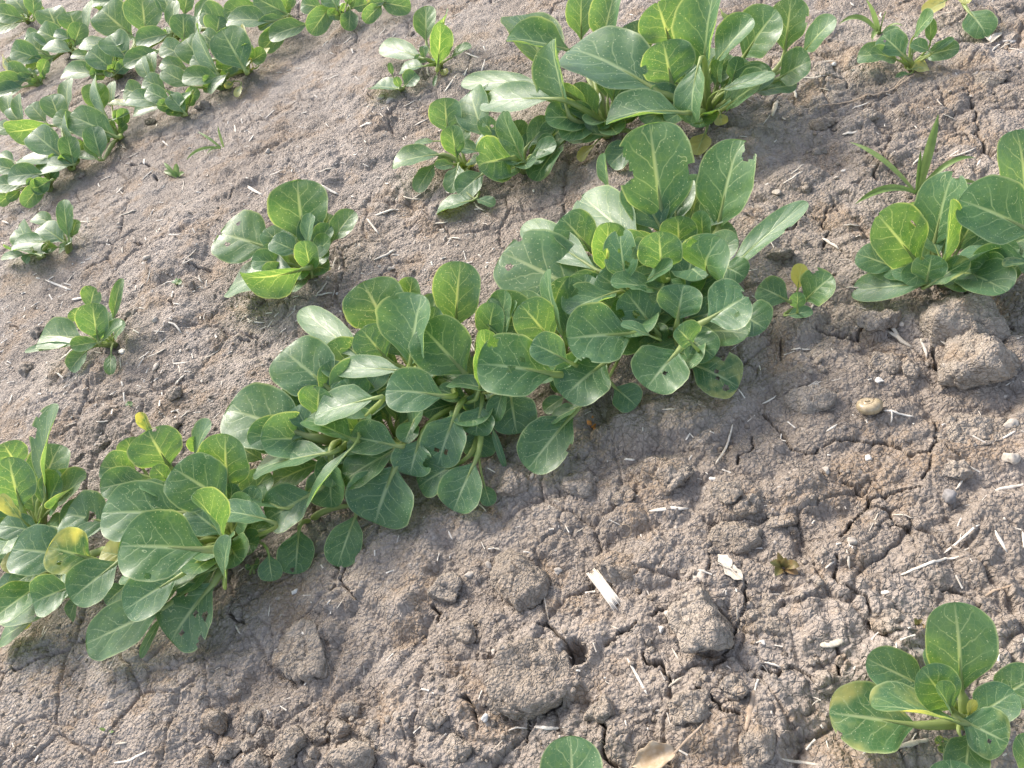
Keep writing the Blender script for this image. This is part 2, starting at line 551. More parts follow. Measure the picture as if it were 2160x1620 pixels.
M_GREY = simple_material('grey_stone', (0.24, 0.225, 0.22), (0.17, 0.16, 0.155), 300, 0.8, 0.2)
M_SHELL = simple_material('snail_shell', (0.46, 0.36, 0.21), (0.28, 0.21, 0.12), 260, 0.28, 0.6)
M_HUSK = simple_material('dry_husk', (0.42, 0.30, 0.18), (0.55, 0.45, 0.33), 140, 0.6, 0.3, 0.25)
M_GRASS = simple_material('grass_blade', (0.15, 0.26, 0.06), (0.22, 0.33, 0.09), 60, 0.45, 0.45, 0.4)
M_RUSTY = simple_material('bronze_weed', (0.16, 0.19, 0.06), (0.26, 0.15, 0.06), 60, 0.45, 0.4, 0.35)
M_ORANGE = simple_material('orange_crumb', (0.62, 0.24, 0.05), (0.45, 0.20, 0.06), 200, 0.7, 0.2)

# ------------------------------------------------------------------ ground sheet
def build_ground():
    # rows across the field (y) get coarser with distance, columns fan out with it
    ys = [-0.62]
    while ys[-1] < 2.9:
        ys.append(ys[-1] + 0.00165 * max(1.0, (1.0 + max(0.0, ys[-1] + 0.25) * 0.95)))
    far = [ys[-1] + 0.01 * 1.35 ** i * i for i in range(1, 26)]
    near = [ys[0] - 0.01 * 1.35 ** i * i for i in range(25, 0, -1)]
    y = np.array(near + ys + far)
    s = np.linspace(-1.08, 1.08, 1200)
    ex = np.array([0.01 * 1.35 ** i * i for i in range(1, 26)])
    s = np.concatenate([s[0] - ex[::-1], s, s[-1] + ex])
    yc = np.clip(y, -0.62, 2.9)
    k = 0.78 * (1.0 + (yc + 0.62) * 0.30)
    X = s[None, :] * k[:, None]
    Y = np.repeat(y[:, None], len(s), 1)
    xf, yf = X.ravel(), Y.ravel()
    Z = soil_h(xf, yf)
    low = 0.014 * fbm(xf * 2.3 + 3, yf * 2.3, 3, 3) + 0.004      # far out, where the grid is coarse, only the swells
    out = np.maximum(np.maximum(np.abs(np.repeat(s[None, :], len(y), 0).ravel()) - 1.06, 0) / 0.04,
                     np.maximum(np.maximum(yf - 2.85, -0.60 - yf), 0) / 0.08)
    Z = Z + (low - Z) * np.clip(out, 0, 1)
    nr, nc = X.shape
    GRID.update(y=y, s=s, k=k, Z=Z.reshape(nr, nc))
    co = np.stack([X.ravel(), Y.ravel(), Z], 1).astype(np.float32)
    idx = np.arange(nr * nc).reshape(nr, nc)
    quads = np.stack([idx[:-1, :-1], idx[:-1, 1:], idx[1:, 1:], idx[1:, :-1]], -1).reshape(-1, 4)
    me = bpy.data.meshes.new('ground')
    me.vertices.add(len(co))
    me.vertices.foreach_set('co', co.ravel())
    me.loops.add(quads.size)
    me.loops.foreach_set('vertex_index', quads.ravel().astype(np.int32))
    me.polygons.add(len(quads))
    me.polygons.foreach_set('loop_start', np.arange(0, quads.size, 4, dtype=np.int32))
    me.polygons.foreach_set('use_smooth', np.ones(len(quads), bool))
    me.update(calc_edges=True)
    me.materials.append(M_SOIL)
    o = bpy.data.objects.new('ground', me)
    COL.objects.link(o)
    tag(o, 'dry cracked grey brown field soil with crumbs', None, None, 'structure')
    print('ground quads', len(quads))


build_ground()

# ------------------------------------------------------------------ leaves and plants
UP = Vector((0, 0, 1))
NADIR = proj(CAM + Vector((0, 0, -1.0)))   # vanishing point of upright things, for choosing natural heights


def foreshort(N, axis, P):
    S = axis.cross(N).normalized()
    e = 0.01
    a = proj(P + axis * e) - proj(P - axis * e)
    s = proj(P + S * e) - proj(P - S * e)
    if a.length < 1e-6:
        return 1.0
    a.normalize()
    return abs(s.x * a.y - s.y * a.x) / (2 * e * pxm(P))


def wprof(v, a=1.22, p=0.5):
    """Half-width of a spoon-shaped blade along its length: blunt tip, tapering base."""
    v = min(1.0, max(0.0, v))
    t = min(1.0, v / 0.34)
    return max(0.0, 1 - abs(2 * v ** a - 1) ** 2.3) ** p * (0.42 + 0.58 * t * t * (3 - 2 * t))


def make_leaf(root, rootloc, P0, P1, w_app, opt, lod=1.0):
    rd = random.Random(opt['seed'])
    axis = P1 - P0
    L = axis.length
    axis = axis.normalized()
    mid = (P0 + P1) / 2
    tc = (CAM - mid).normalized()
    N = UP * 0.58 + tc * 0.42 if lod == 1 else UP * 0.22 + tc * 0.78
    if 'g' in opt:
        N = (sdir + tc).normalized()
    N = (N - axis * N.dot(axis)).normalized()
    f0 = foreshort(N, axis, mid)
    need = w_app / ((0.60 if lod == 1 else 0.5) * L)
    if 'n' not in opt and 'g' not in opt and need < f0:
        best = None
        for sgn in (1, -1):
            for k in range(1, 44):
                N2 = Matrix.Rotation(sgn * R(2 * k), 3, axis) @ N
                f = foreshort(N2, axis, mid)
                if f <= max(need, 0.28):
                    sc = N2.z if 'u' not in opt else -N2.z
                    if best is None or sc > best[0]:
                        best = (sc, N2, f)
                    break
        if best:
            N, f0 = best[1], best[2]
    if 'r' in opt:
        N = Matrix.Rotation(R(opt['r']), 3, axis) @ N
        f0 = foreshort(N, axis, mid)
    W = 1.15 * w_app / max(f0, 0.42) / 2
    W = min(W, 0.62 * L)
    if 'W' in opt:
        W = opt['W']
    cup = opt.get('k', 0.0) + rd.uniform(0.06, 0.14) if 'k' in opt else rd.uniform(0.14, 0.36)
    arch = opt.get('c', rd.uniform(0.03, 0.10))
    curl = opt.get('e', rd.uniform(0.0, 0.05))
    twist = R(rd.uniform(-10, 10))
    ph, ph2 = rd.uniform(0, 6), rd.uniform(0, 6)
    pa, pp = rd.uniform(1.15, 1.45), rd.uniform(0.44, 0.54)
    skew = rd.uniform(-0.05, 0.05)
    C = mid + N * (arch * L)
    holes = list(opt.get('h', []))
    nu, nv = (26, 38) if holes else (18, 26)
    if lod < 1:
        nu, nv = 12, 18

    def spine(v):
        p = P0 * ((1 - v) ** 2) + C * (2 * v * (1 - v)) + P1 * (v * v)
        return p - N * (curl * L * max(0, (v - 0.65) / 0.35) ** 2)

    def frame(v):
        T = (spine(min(1, v + 0.02)) - spine(max(0, v - 0.02))).normalized()
        Nv = (N - T * N.dot(T)).normalized()
        Nv = Matrix.Rotation(twist * (v - 0.4), 3, T) @ Nv
        return T, Nv, T.cross(Nv)

    rows = [0.5 * (1 - math.cos(math.pi * min(1.0, (0.10 + 0.90 * j / (nv - 1))))) for j in range(nv)]
    rows = [(r - rows[0]) / (rows[-1] - rows[0]) for r in rows]
    vs, uvs, flat2 = [], [], []
    for v in rows:
        sp = spine(v)
        T, Nv, S = frame(v)
        ww = W * max(wprof(v, pa, pp), 0.09 * (1 - v) ** 3)
        for i in range(nu):
            uu = -1 + 2 * i / (nu - 1)
            ed = 1.0 + 0.014 * math.sin(v * 13 + ph + (2 if uu > 0 else 0)) + 0.007 * math.sin(v * 37 + ph2 + uu) if abs(uu) > 0.9 else 1.0
            x = uu * ww * ed
            y = v * L + skew * uu * L * 0.5 * v * (1 - v)
            rel = x / W
            zz = cup * W * rel * rel
            zz -= 0.05 * W * math.exp(-(rel / 0.10) ** 2) * (1 - v)      # midrib groove
            zz += 0.055 * W * rel * rel * math.sin(v * 9 + ph + 1.7 * (uu > 0))
            zz += 0.012 * W * math.sin(v * 21 - abs(uu) * 5 + ph2) * (0.3 + abs(uu))
            q = sp + S * x + Nv * zz + T * (skew * uu * L * 0.5 * v * (1 - v))
            vs.append(q)
            uvs.append(((uu + 1) / 2, v))
            flat2.append((x, y))
    kill = set()
    cell = max(2 * W / nu, L / nv)
    for hu, hv, hr in holes:
        cx = hu * W * wprof(hv, pa, pp)
        cy = hv * L
        r_ = hr * W
        for i, (x, y) in enumerate(flat2):
            dx, dy = x - cx, y - cy
            d = math.hypot(dx, dy) + 1e-9
            ang = math.atan2(dy, dx)
            rr = r_ * (1 + 0.16 * math.sin(3 * ang + hu * 9) + 0.09 * math.sin(5 * ang + hv * 7))
            if d < max(rr - 0.35 * cell, 0.55 * rr):
                kill.add(i)
            elif d < rr + 0.45 * cell:
                v = flat2[i][1] / L
                T, Nv, S = frame(min(1, max(0, v)))
                mv = rr - d
                vs[i] = vs[i] + (S * (dx / d) + T * (dy / d)) * mv
    fs = []
    for j in range(nv - 1):
        for i in range(nu - 1):
            a = j * nu + i
            f = (a, a + 1, a + nu + 1, a + nu)
            if any(k in kill for k in f):
                continue
            fs.append(f)
    me = bpy.data.meshes.new('leaf')
    me.from_pydata([tuple(v - rootloc) for v in vs], [], fs)
    uvl = me.uv_layers.new(name='UVMap')
    li = np.zeros(len(me.loops), dtype=np.int32)
    me.loops.foreach_get('vertex_index', li)
    uvl.data.foreach_set('uv', np.array(uvs, dtype=np.float32)[li].ravel())
    for nm, val in (('seed', rd.random()), ('yellow', opt.get('y', 0.0))):
        at_ = me.attributes.new(nm, 'FLOAT', 'POINT')
        at_.data.foreach_set('value', np.full(len(vs), val, dtype=np.float32))
    if kill:
        bm = bmesh.new()
        bm.from_mesh(me)
        bmesh.ops.delete(bm, geom=[x for x in bm.verts if not x.link_faces], context='VERTS')
        bm.to_mesh(me)
        bm.free()
    me.polygons.foreach_set('use_smooth', [True] * len(me.polygons))
    me.materials.append(M_LEAF)
    leaf = bpy.data.objects.new('leaf', me)
    COL.objects.link(leaf)
    leaf.parent = root
    # stalk: from the root of the plant, under the blade as midrib
    T0 = (spine(0.05) - spine(0)).normalized()
    d = (P0 - rootloc).length
    spread = Vector((rd.uniform(-1, 1), rd.uniform(-1, 1), 0)) * 0.004
    A = rootloc + spread - UP * 0.004
    B1 = A + (UP * 0.75 + (P0 - A).normalized() * 0.4) * (d * 0.36)
    B2 = P0 - T0 * (d * 0.32)
    sc = min(1.25, max(0.3, W / 0.036))
    path, rad = [], []
    for i in range(9):
        s = i / 9
        p = A * (1 - s) ** 3 + B1 * (3 * s * (1 - s) ** 2) + B2 * (3 * s * s * (1 - s)) + P0 * s ** 3
        path.append(p)
        rad.append((0.0058 * (1 - s) + 0.0028 * s) * sc)
    for i in range(9):
        v = i / 8 * 0.42
        T, Nv, S = frame(v)
        r_ = (0.0024 * (1 - v / 0.43) ** 1.0 + 0.0002) * sc
        path.append(spine(v) - Nv * (0.05 * W * (1 - v)))
        rad.append(r_)
    _, Nm, Sm = frame(0.1)
    tv, tf = tube(path, rad, Sm, 1.45, 7)
    st = mesh_obj('leaf_stalk', [v - rootloc for v in tv], tf, M_YSTALK if opt.get('ys') else M_STALK, leaf)
    return leaf


def parse(tok):
    o = {}
    for t in tok:
        k = t[0]
        if k == 'h':
            o.setdefault('h', []).append(tuple(float(x) for x in t[1:].split(':')))
        elif k in 'nusg' and len(t) == 1:
            o[k] = True
        elif t == 'Y':
            o['ys'] = True
        else:
            o[k] = float(t[1:])
    return o


LEAFN = [0]


def plant(zm, rx, ry, H, label, leaves, group=None, name='leafy_plant', lod=1.0, fill=0):
    rp = zp(zm, rx, ry)
    rl = on_ground(*rp)
    root = empty(name, rl)
    tag(root, label, 'plant', group)
    Hm = H / 100.0
    for line in leaves.strip().split(';'):
        tk = line.split()
        if not tk:
            continue
        z = zm
        if tk[0][0] == 'Z':
            z = int(tk[0][1:])
            tk = tk[1:]
        xt, yt, xb, yb, w_ = [float(x) for x in tk[:5]]
        opt = parse(tk[5:])
        LEAFN[0] += 1
        opt['seed'] = LEAFN[0] * 7 + 3
        t2, b2 = Vector(zp(z, xt, yt)), Vector(zp(z, xb, yb))
        wp = w_ / ZOOM[z][2]
        if lod < 1:
            wp *= 1.12
            t2 = b2 + (t2 - b2) * 1.12
        up2 = (b2 - NADIR).normalized()
        dr = (t2 - b2).normalized()
        cs = up2.dot(dr)
        zt = Hm * (0.58 + 0.42 * cs)
        zb = Hm * (0.40 + 0.10 * cs)
        dz = opt.get('d', 0.0) / 100
        if 't' in opt:
            zt = opt['t'] / 100
        if 'o' in opt:
            zb = opt['o'] / 100
        zt, zb = zt + dz, zb + dz
        g0 = rl.z
        P0 = at(b2.x, b2.y, g0 + max(zb, 0.004))
        P1 = at(t2.x, t2.y, g0 + max(zt, 0.004))
        if lod < 1:                    # upright blades of the far rows stand across the row
            d_ = ray(t2.x, t2.y)
            dep = (P0 - CAM).dot(FWD) + (0.012 if cs > 0.3 else -0.008) + 0.006 * math.sin(LEAFN[0] * 2.3)
            P1 = CAM + d_ * (dep / d_.dot(FWD))
            if P1.z < g0 + 0.006:
                P1 = at(t2.x, t2.y, g0 + 0.006)
        if 'g' in opt:                 # lies so that the upper face catches the low sun
            hv = (sdir + (CAM - P0).normalized()).normalized()
            d_ = ray(t2.x, t2.y)
            P1 = CAM + d_ * ((P0 - CAM).dot(hv) / d_.dot(hv))
            P1.z = max(P1.z, g0 + 0.008)
            opt['c'], opt['e'], opt['k'] = 0.06, 0.0, 0.12
        wm = wp / pxm((P0 + P1) / 2)
        make_leaf(root, rl, P0, P1, wm, opt, lod)
    for k in range(fill):              # young and shaded leaves in the heart of the plant
        LEAFN[0] += 1
        a = 2.4 * k + 0.7 * rl.x * 50
        f_ = random.uniform(0.85, 1.35) * Hm / 0.12
        d_ = Vector((math.cos(a), math.sin(a), 0))
        P0 = rl + d_ * (random.uniform(0.014, 0.030) * f_) + UP * (random.uniform(0.022, 0.040) * f_)
        P1 = P0 + (d_ * random.uniform(0.030, 0.060) + UP * random.uniform(0.008, 0.042)) * f_
        make_leaf(root, rl, P0, P1, 0.05, {'seed': LEAFN[0] * 7 + 3, 'W': (P1 - P0).length * random.uniform(0.30, 0.40), 'n': True}, lod)
    return root


# the thick clump of the middle row ------------------------------------------------
plant(6, 1300, 1010, 14, 'tall plant with broad chewed upright leaves at the end of the dense row', '''
1110 60 1200 720 420 t15 o5 h-.98:.60:.32 h-1:.78:.16 h1:.46:.16 k.12;
1680 165 1540 730 310 t14 o5 h.75:.93:.30 k.15;
680 520 1045 830 300 t10 o6 k.12 c.16 g h-.6:.99:.12;
310 700 770 985 190 t10 o6 d1 k.12 c.14 g;
555 655 745 870 230 t9 o5 c.12;
180 880 720 1150 420 t7 o4 h-.35:.84:.10 h.9:.93:.12 k.1;
850 690 835 1010 200 t11 o5.5 d1 r35 u;
920 735 965 1075 190 t11 o6 d2 h.25:.35:.15 h0:1:.3 h-.9:.6:.2 h.95:.55:.3 h-.1:.62:.07;
1170 745 1190 1005 250 t11 o6 d2 k.25 h.1:.25:.05;
1290 650 1300 860 210 t9 o5;
1440 780 1440 910 175 t8.5 o5;
1440 620 1450 790 110 t9 o5;
1490 850 1480 1010 420 t10.5 o5.5 d1.5 e.35 c.2 h-.8:.8:.1;
2110 560 1600 1000 120 t11 o5 g h.9:.7:.12;
1715 1035 1570 960 170 t6 o6.5 c.15;
825 250 850 490 62 t9 o4;
1255 960 1080 1065 70 t9.5 o6.5 d1;
795 980 830 1120 150 t7 o4.5;
870 1070 1170 1110 110 t9 o6 d1 h-.9:.8:.3''', fill=17)
plant(8, 1150, 440, 12, 'plant with large spread leaves and pale chewed tatters in the middle of the dense row', '''
Z6 585 1255 900 1125 140 t9.5 o7 d1 h.9:.7:.3 h-.9:.9:.2 k.35;
Z6 455 985 562 1420 92 t12 o6 d1;
Z6 885 1190 1130 1330 190 t8.5 o6 h.2:.6:.22 h-.3:.4:.12 h.9:.75:.25;
Z6 960 1125 1150 1370 240 t9.5 o6 h.95:.6:.35 h-.9:.7:.2 h-.3:.5:.14;
Z6 590 1420 1000 1390 330 t9.5 o7 d1.5 k.1 h-.95:.8:.12;
690 830 950 610 300 t6.5 o6.5 k.14 c.13;
1150 890 1010 770 175 t2.5 o4;
460 1290 745 940 270 t2 o4 c.08 h-1:.4:.15;
605 985 785 890 75 t4 o5;
560 920 690 830 90 t3 o4;
1050 370 1240 445 55 t10 o8 d1;
640 770 745 560 130 t5.5 o6 d-1''', fill=17)
plant(8, 1410, 470, 12, 'rosette plant with round flat blades and a yellowing holed lower leaf', '''
1445 120 1405 350 280 t10 o7 k.2 h.0:.7:.05;
1850 190 1590 345 370 t10.5 o8.5 k.06 c.03 h.45:.62:.09 h.25:.72:.06 h-.5:.99:.12;
1965 400 1790 300 230 t6 o6 d-1;
1640 575 1470 455 200 t6 o6.5;
1215 770 1415 535 310 t6.5 o7 d.8 c.13 k.12 h-.2:.6:.05;
1795 765 1490 615 260 t2.5 o4.5 y.34 h.35:.8:.12 h-.1:.5:.08 h.1:.58:.08 h-.6:.75:.05 h-.85:.45:.2;
1405 395 1505 500 160 t9.5 o7.5 k.8 d1''', fill=17)
plant(10, 450, 1480, 5, 'small seedling plant with yellow and green leaves between two larger plants', '''
140 1310 370 1420 205 t3 o2 y.12;
480 1140 440 1330 115 t5 o2 y.75;
705 1230 495 1420 240 t5 o2 y.2 h-.9:.75:.16;
440 1355 440 1485 110 t4 o2 d1 h-.9:.5:.25;
558 1500 360 1530 85 t1.5 o1.5 d.5 n''')
plant(10, 1530, 1270, 11, 'plant with one broad holed leaf, perched right above the big split clod', '''
1050 765 1370 1150 410 t10.5 o4 k.12 h.55:.52:.10 h-.75:.72:.06 h-.2:1:.06;
1610 440 1470 1010 350 t11.5 o4 d-1 h.45:.97:.16 k.1;
1612 648 1540 1190 118 t11 o4.5 d1 y.18;
850 1385 1420 1290 200 t3.5 o4 c.08 y.1 g h-.2:1:.12 h0:.6:.04;
1748 1110 1440 1300 140 t5 o4 d.5 y.3 g;
890 1060 1190 1170 200 t4.5 o3.5;
1460 1075 1420 1275 240 t7 o4 d.5 h-.7:.9:.15;
1165 1190 1390 1260 120 t4 o3.5;
1290 680 1340 790 90 t7 o5''', fill=17)
plant(10, 2230, 1160, 12, 'large plant with a notched glossy blade next to the holed leaf plant', '''
2110 118 2190 800 410 t12 o5 k.1;
1672 650 2240 900 440 t9.5 o6 d1 k.1 h-.7:.99:.14;
1755 1180 2200 1125 280 t4 o4.5;
1703 1112 1990 1000 85 t5 o4;
2005 1150 2200 1128 60 t5.5 o5 d.8 y.3''', fill=6)
plant(11, 1730, 1250, 7, 'lone plant on bare soil with a tall oval blade and a yellow bud leaf', '''
1640 375 1690 1060 480 t8.5 o3 k.08;
965 790 1440 1020 290 t4.5 o2.5;
1390 870 1625 1185 310 t6.5 o3.2 d.3;
1490 1000 1605 1185 105 t6 o3.5 d.6 k.5;
685 1200 1330 1290 460 t3.5 o2.5 y.32 h.2:.87:.05 h-.85:.9:.08;
1008 1140 1690 1272 165 t6 o3.5 d.8 y.3 k.35;
2090 1040 1780 1235 310 t4.5 o3 ;
2040 1430 1680 1250 330 t3.6 o3.6 d.6 y.22 n k.05 c.02 e0 h.3:.65:.06;
1750 1105 1745 1225 72 t5 o3.5 y1;
1815 1600 1680 1380 165 t1 o2''', fill=4)
plant(11, 1750, 1900, 6, 'plant showing only two leaf tips below the lone plant', '''
1600 1560 1650 1880 340 t5 o3;
2140 1370 2260 1800 230 t6 o3;
1350 1900 1650 1950 260 t4 o3''')
plant(0, 1220, 1800, 6, 'plant showing a single rounded blue green leaf tip by a dry husk', '''
1203 1552 1215 1760 118 t4.5 o2.5 k.06;
1120 1790 1200 1800 90 t3 o2;
1310 1790 1240 1800 90 t3 o2''')

# the middle clump --------------------------------------------------------------
plant(7, 1350, 790, 13, 'bushy plant with a bright backlit spoon leaf in the crowded middle row', '''
975 165 1145 470 350 t10.5 o5.5 d-1 k.1;
1290 135 1260 350 140 t10 o6 d-2;
1345 245 1270 690 300 t12.5 o6 d1 r-28 k.35 h-.9:.85:.06;
1595 35 1560 460 262 t12 o5 d-.5 k.1;
965 460 1125 650 225 t9.5 o6;
580 338 990 660 170 t11 o6.5 d.6 k.12 g;
797 710 1230 725 130 t8.5 o7 d2 k.12 c.12 g;
1345 440 1625 745 330 t10.5 o6 d.4 k.1;
1752 468 1720 845 150 t11.5 o6.5 d1 u;
1118 850 1490 885 250 t8.5 o6.5 d1.5 c.12 k.14;
1450 840 1630 905 105 t6.5 o5;
1395 690 1335 800 80 t6 o5 y.7''', fill=17)
plant(7, 1720, 960, 11, 'plant with hanging holed leaves at the lower side of the crowded row', '''
1450 1325 1560 1000 250 t4 o7 c.1 h-.2:.72:.09 h.25:.74:.08 h-.1:.45:.05 h.5:.95:.18;
1518 798 1805 855 90 t7.5 o7 d.5;
1680 992 1690 865 125 t5 o6.5;
1690 1135 1725 950 210 t5 o6.5 c.12;
1810 1045 1862 850 105 t5.5 o7;
1950 1125 1908 850 265 t3.5 o6 c.1;
1720 1275 1720 1080 190 t2.5 o4.5;
1878 1342 1788 1065 40 t1.5 o5 n;
1325 1460 1600 1300 205 t2.5 o4;
1550 1612 1685 1300 240 t2 o4.5 c.1;
1785 1580 1745 1450 95 t1.2 o2;
1275 1388 1330 1170 225 t4 o6 h-.8:.5:.25''', fill=17)
plant(8, 690, 660, 12, 'plant with a pale holed paddle leaf reaching over the crowded row', '''
142 620 625 685 345 t10 o6.5 d1.2 k.12 h-.05:.58:.09 h.3:.42:.07 h.8:.84:.13 h-.5:.86:.03;
485 490 715 605 180 t9.5 o7 d1.5 u;
415 245 625 490 245 t11 o6 k.1;
245 240 205 490 165 t10 o5;
325 160 290 450 125 t10.5 o5 d-1;
385 225 300 470 60 t9 o5''', fill=17)
plant(7, 900, 1210, 12, 'plant with wide dotted blue green blades and pale glossy leaves', '''
465 590 790 860 345 t9.5 o6 d.5 k.08 h-.1:.6:.04;
108 960 620 1135 375 t8.5 o5.5 d.6 k.1 h-.5:.62:.03;
495 885 600 990 105 t8 o6;
700 828 690 1020 200 t10 o6.5 d1 u h-.4:.95:.08;
855 775 965 940 240 t9 o6.5;
675 1010 1050 895 185 t9.5 o8.5 d2 c.12 g;
612 1030 910 1155 160 t8.5 o7 d.8 k.4;
548 950 625 1090 125 t8 o6.5;
287 1352 770 1240 135 t6 o6 d.8;
405 1435 700 1310 165 t4 o4.5;
Z9 1685 770 1975 600 250 t4 o4.5 d.5;
780 1592 765 1290 215 t3 o6 r30;
618 1592 905 1210 70 t5.5 o7.5 d1;
192 1205 340 1290 125 t6 o5;
Z9 1510 590 1770 690 140 t5.5 o5''', fill=17)
plant(7, 1190, 1190, 10, 'plant with two broad low leaves spreading onto clods under the crowded row', '''
1050 1692 1180 1330 405 t1.8 o5 c.1 k.1;
890 1140 1185 1200 200 t6.5 o6 d.5 k.3;
842 1425 1180 1225 190 t4.5 o5.5 d.3;
1240 1180 1300 1040 120 t6 o6''', fill=17)
plant(9, 1960, 780, 5, 'small plant with drooping single blades below the crowded row', '''
1870 1112 1892 830 205 t.8 o2 h.25:.9:.12;
2135 1065 2250 740 195 t.8 o2''')

# left clump ----------------------------------------------------------------------
plant(9, 1500, 950, 13, 'big plant with overlapping broad front blades, some with feeding holes', '''
935 205 1075 440 310 t10.5 o6 d-.5 h.4:.95:.08;
795 255 880 410 155 t9 o6 d-1;
635 430 870 480 190 t9.5 o6.5 k.4;
632 570 940 515 180 t9.5 o7 u;
972 430 1065 525 112 t9.5 o7.5 d.5;
1095 440 1435 655 340 t11 o6.5 d.5 k.1 h-.2:.9:.03;
1425 225 1440 590 285 t11.5 o5.5 k.1 h-.95:.55:.1;
1322 158 1230 395 75 t10 o5.5;
1230 243 1285 355 95 t9 o5.5 d-1;
903 92 962 240 62 t8 o4 y.45;
415 730 700 790 290 t8 o6 y.12 h.05:.45:.2;
632 720 1190 725 340 t10.5 o7.5 d.8 k.1 h-.4:.75:.07;
895 542 1075 625 95 t10 o8 d1;
750 930 1290 955 395 t11.5 o8 d1.8 k.12 h-.8:.55:.06;
1232 608 1425 905 125 t14 o8 d1.5 k.5 u;
1352 712 1700 770 140 t9 o6.5 d1;
1452 882 1420 1150 85 t11.5 o7.5 d1.5;
1190 690 1410 860 210 t8.5 o6.5;
640 970 790 1000 155 t7.5 o6.5 y.7;
668 1300 800 1180 120 t4.5 o5;
785 1345 1130 1125 235 t7 o7 d.8;
785 1100 1090 1130 180 t7.5 o7;
925 1330 1140 1185 120 t5 o6;
545 1555 1030 1325 270 t3.5 o5 c.03 e0 k.05 n h-.3:.5:.04;
1080 1535 1345 1175 330 t2.5 o5.5 c.1 h-.55:.35:.10 h-.2:.78:.07 h.9:.5:.22 h-.98:.62:.16 h-.2:.42:.05 h.5:.35:.05;
885 1645 1035 1365 50 t.8 o4 n;
1115 1205 1345 1080 145 t5 o6;
1725 1158 1700 990 135 t1 o3''', fill=21)
plant(9, 290, 840, 12, 'plant with an upright strap leaf and thick pale stalks beside the yellow blotched plant', '''
352 42 283 630 125 t14 o5 d.5 h.25:.52:.1 h-.9:.6:.15 h-.95:.8:.12 u;
20 285 125 440 210 t9 o5.5;
55 375 135 690 290 t11 o5.5 d1 y.1;
535 498 320 700 85 t8.5 o4.5 k.5 y.2;
8 608 135 765 82 t9.5 o6 d1.5 y.6;
-10 800 250 845 160 t6 o4 d.3''', fill=17)
plant(9, 520, 1090, 11, 'plant with a yellow blotched leaf next to the big overlapping plant', '''
72 950 435 995 295 t8 o5.5 k.1;
305 940 575 1015 275 t9.5 o6.5 d1 y.42 h-.1:.66:.07 h-.5:.6:.07;
25 1000 135 1095 110 t5.5 o4.5 y.9 h.1:.4:.12;
-5 1340 425 1250 230 t4 o4.5 y.1 n c.03 e0 k.06 h.3:.62:.07 h-.7:.35:.04;
202 1295 445 1195 215 t7 o6 d1;
445 1275 745 1035 235 t7 o6.5 d1 k.1;
440 1398 485 1265 72 t2 o4;
-10 1535 225 1395 115 t1.5 o3;
190 1440 100 1400 80 t1 o2 y.7;
-10 1220 150 1150 130 t3.5 o4''', fill=6)
plant(9, 1590, 1100, 2.2, 'tiny yellow green seedling with paired lobes beside the crowded row', '''
1555 1080 1590 1060 60 t1.2 o.9 y.25; 1640 1050 1605 1055 75 t1.4 o.9 y.25''', name='seedling')

# second row, left to right ---------------------------------------------------------
plant(5, 395, 400, 7, 'small upright plant with one pointed olive leaf, rooted behind its low neighbour', '''
362 105 390 335 85 t7 o2.5 d.5 n;
225 255 362 350 125 t5 o2.5 d.4;
408 140 402 260 42 t6 o3; 188 210 305 245 75 t4.5 o3; 335 400 385 375 42 t1 o1.5 n''', fill=4)
plant(5, 240, 435, 6, 'small low plant with a pale flat leaf near the far bed', '''
72 372 255 348 75 t3.5 o3.5 d1 g; 110 250 185 400 120 t5 o2.5 h-.6:.95:.12;
5 440 150 422 42 t1.5 o2 n; 80 385 240 430 70 t2 o2; 140 470 170 425 45 t.8 o1.5''')
plant(5, 650, 940, 8, 'small plant with slim spreading leaves and a green cupped blade, alone on crusted soil', '''
540 612 510 745 105 t6 o3 h.6:.95:.12; 692 558 645 795 60 t7 o3 n;
525 702 560 915 165 t7.5 o3 d.8 k.25; 228 885 465 898 165 t3.5 o3;
138 975 445 935 38 t2.5 o3 n; 400 745 465 795 75 t5 o3; 398 1085 495 968 92 t.8 o2;
630 1105 632 985 62 t.8 o1.6 n; 692 808 580 912 52 t5 o3.5 d.6''', fill=4)
plant(5, 1770, 545, 11, 'medium plant with pale paddle leaves and a curved stalk on crusted soil', '''
1690 -5 1735 345 300 t11 o4.5 k.1; 1245 300 1535 385 280 t7 o4.5 k.1 h-.35:.7:.09 h.5:.75:.06 h0:1:.08;
1305 600 1690 530 175 t3 o4 c.12; 1375 555 1725 510 145 t7 o5 d1.2 k.45 u c.12;
1540 340 1700 410 120 t7 o5; 1777 195 1750 375 62 t9 o5 d.8; 2018 175 1885 350 115 t6.5 o4.5;
1735 345 1775 530 118 t8 o3 d1 u; 1882 500 1800 525 28 t.6 o1 n y.8''', fill=17)
plant(2, 800, 1290, 9, 'small plant of slim green and grey leaves beside a broad bright blade', '''
640 742 665 1010 220 t8 o3.5; 690 955 735 1200 155 t7.5 o3 d1 u k.4; 240 1252 605 1170 125 t4 o3.5;
425 1455 560 1245 118 t1 o3; 695 1460 745 1250 135 t1.5 o3 d.3; 715 1115 905 1150 95 t5 o4;
838 1262 882 1212 55 t2 o2 y.8; 405 1105 560 1070 45 t4 o3.5; 575 1605 845 1520 85 t.8 o1.5; 1018 1560 880 1510 72 t.8 o1.5''', fill=4)
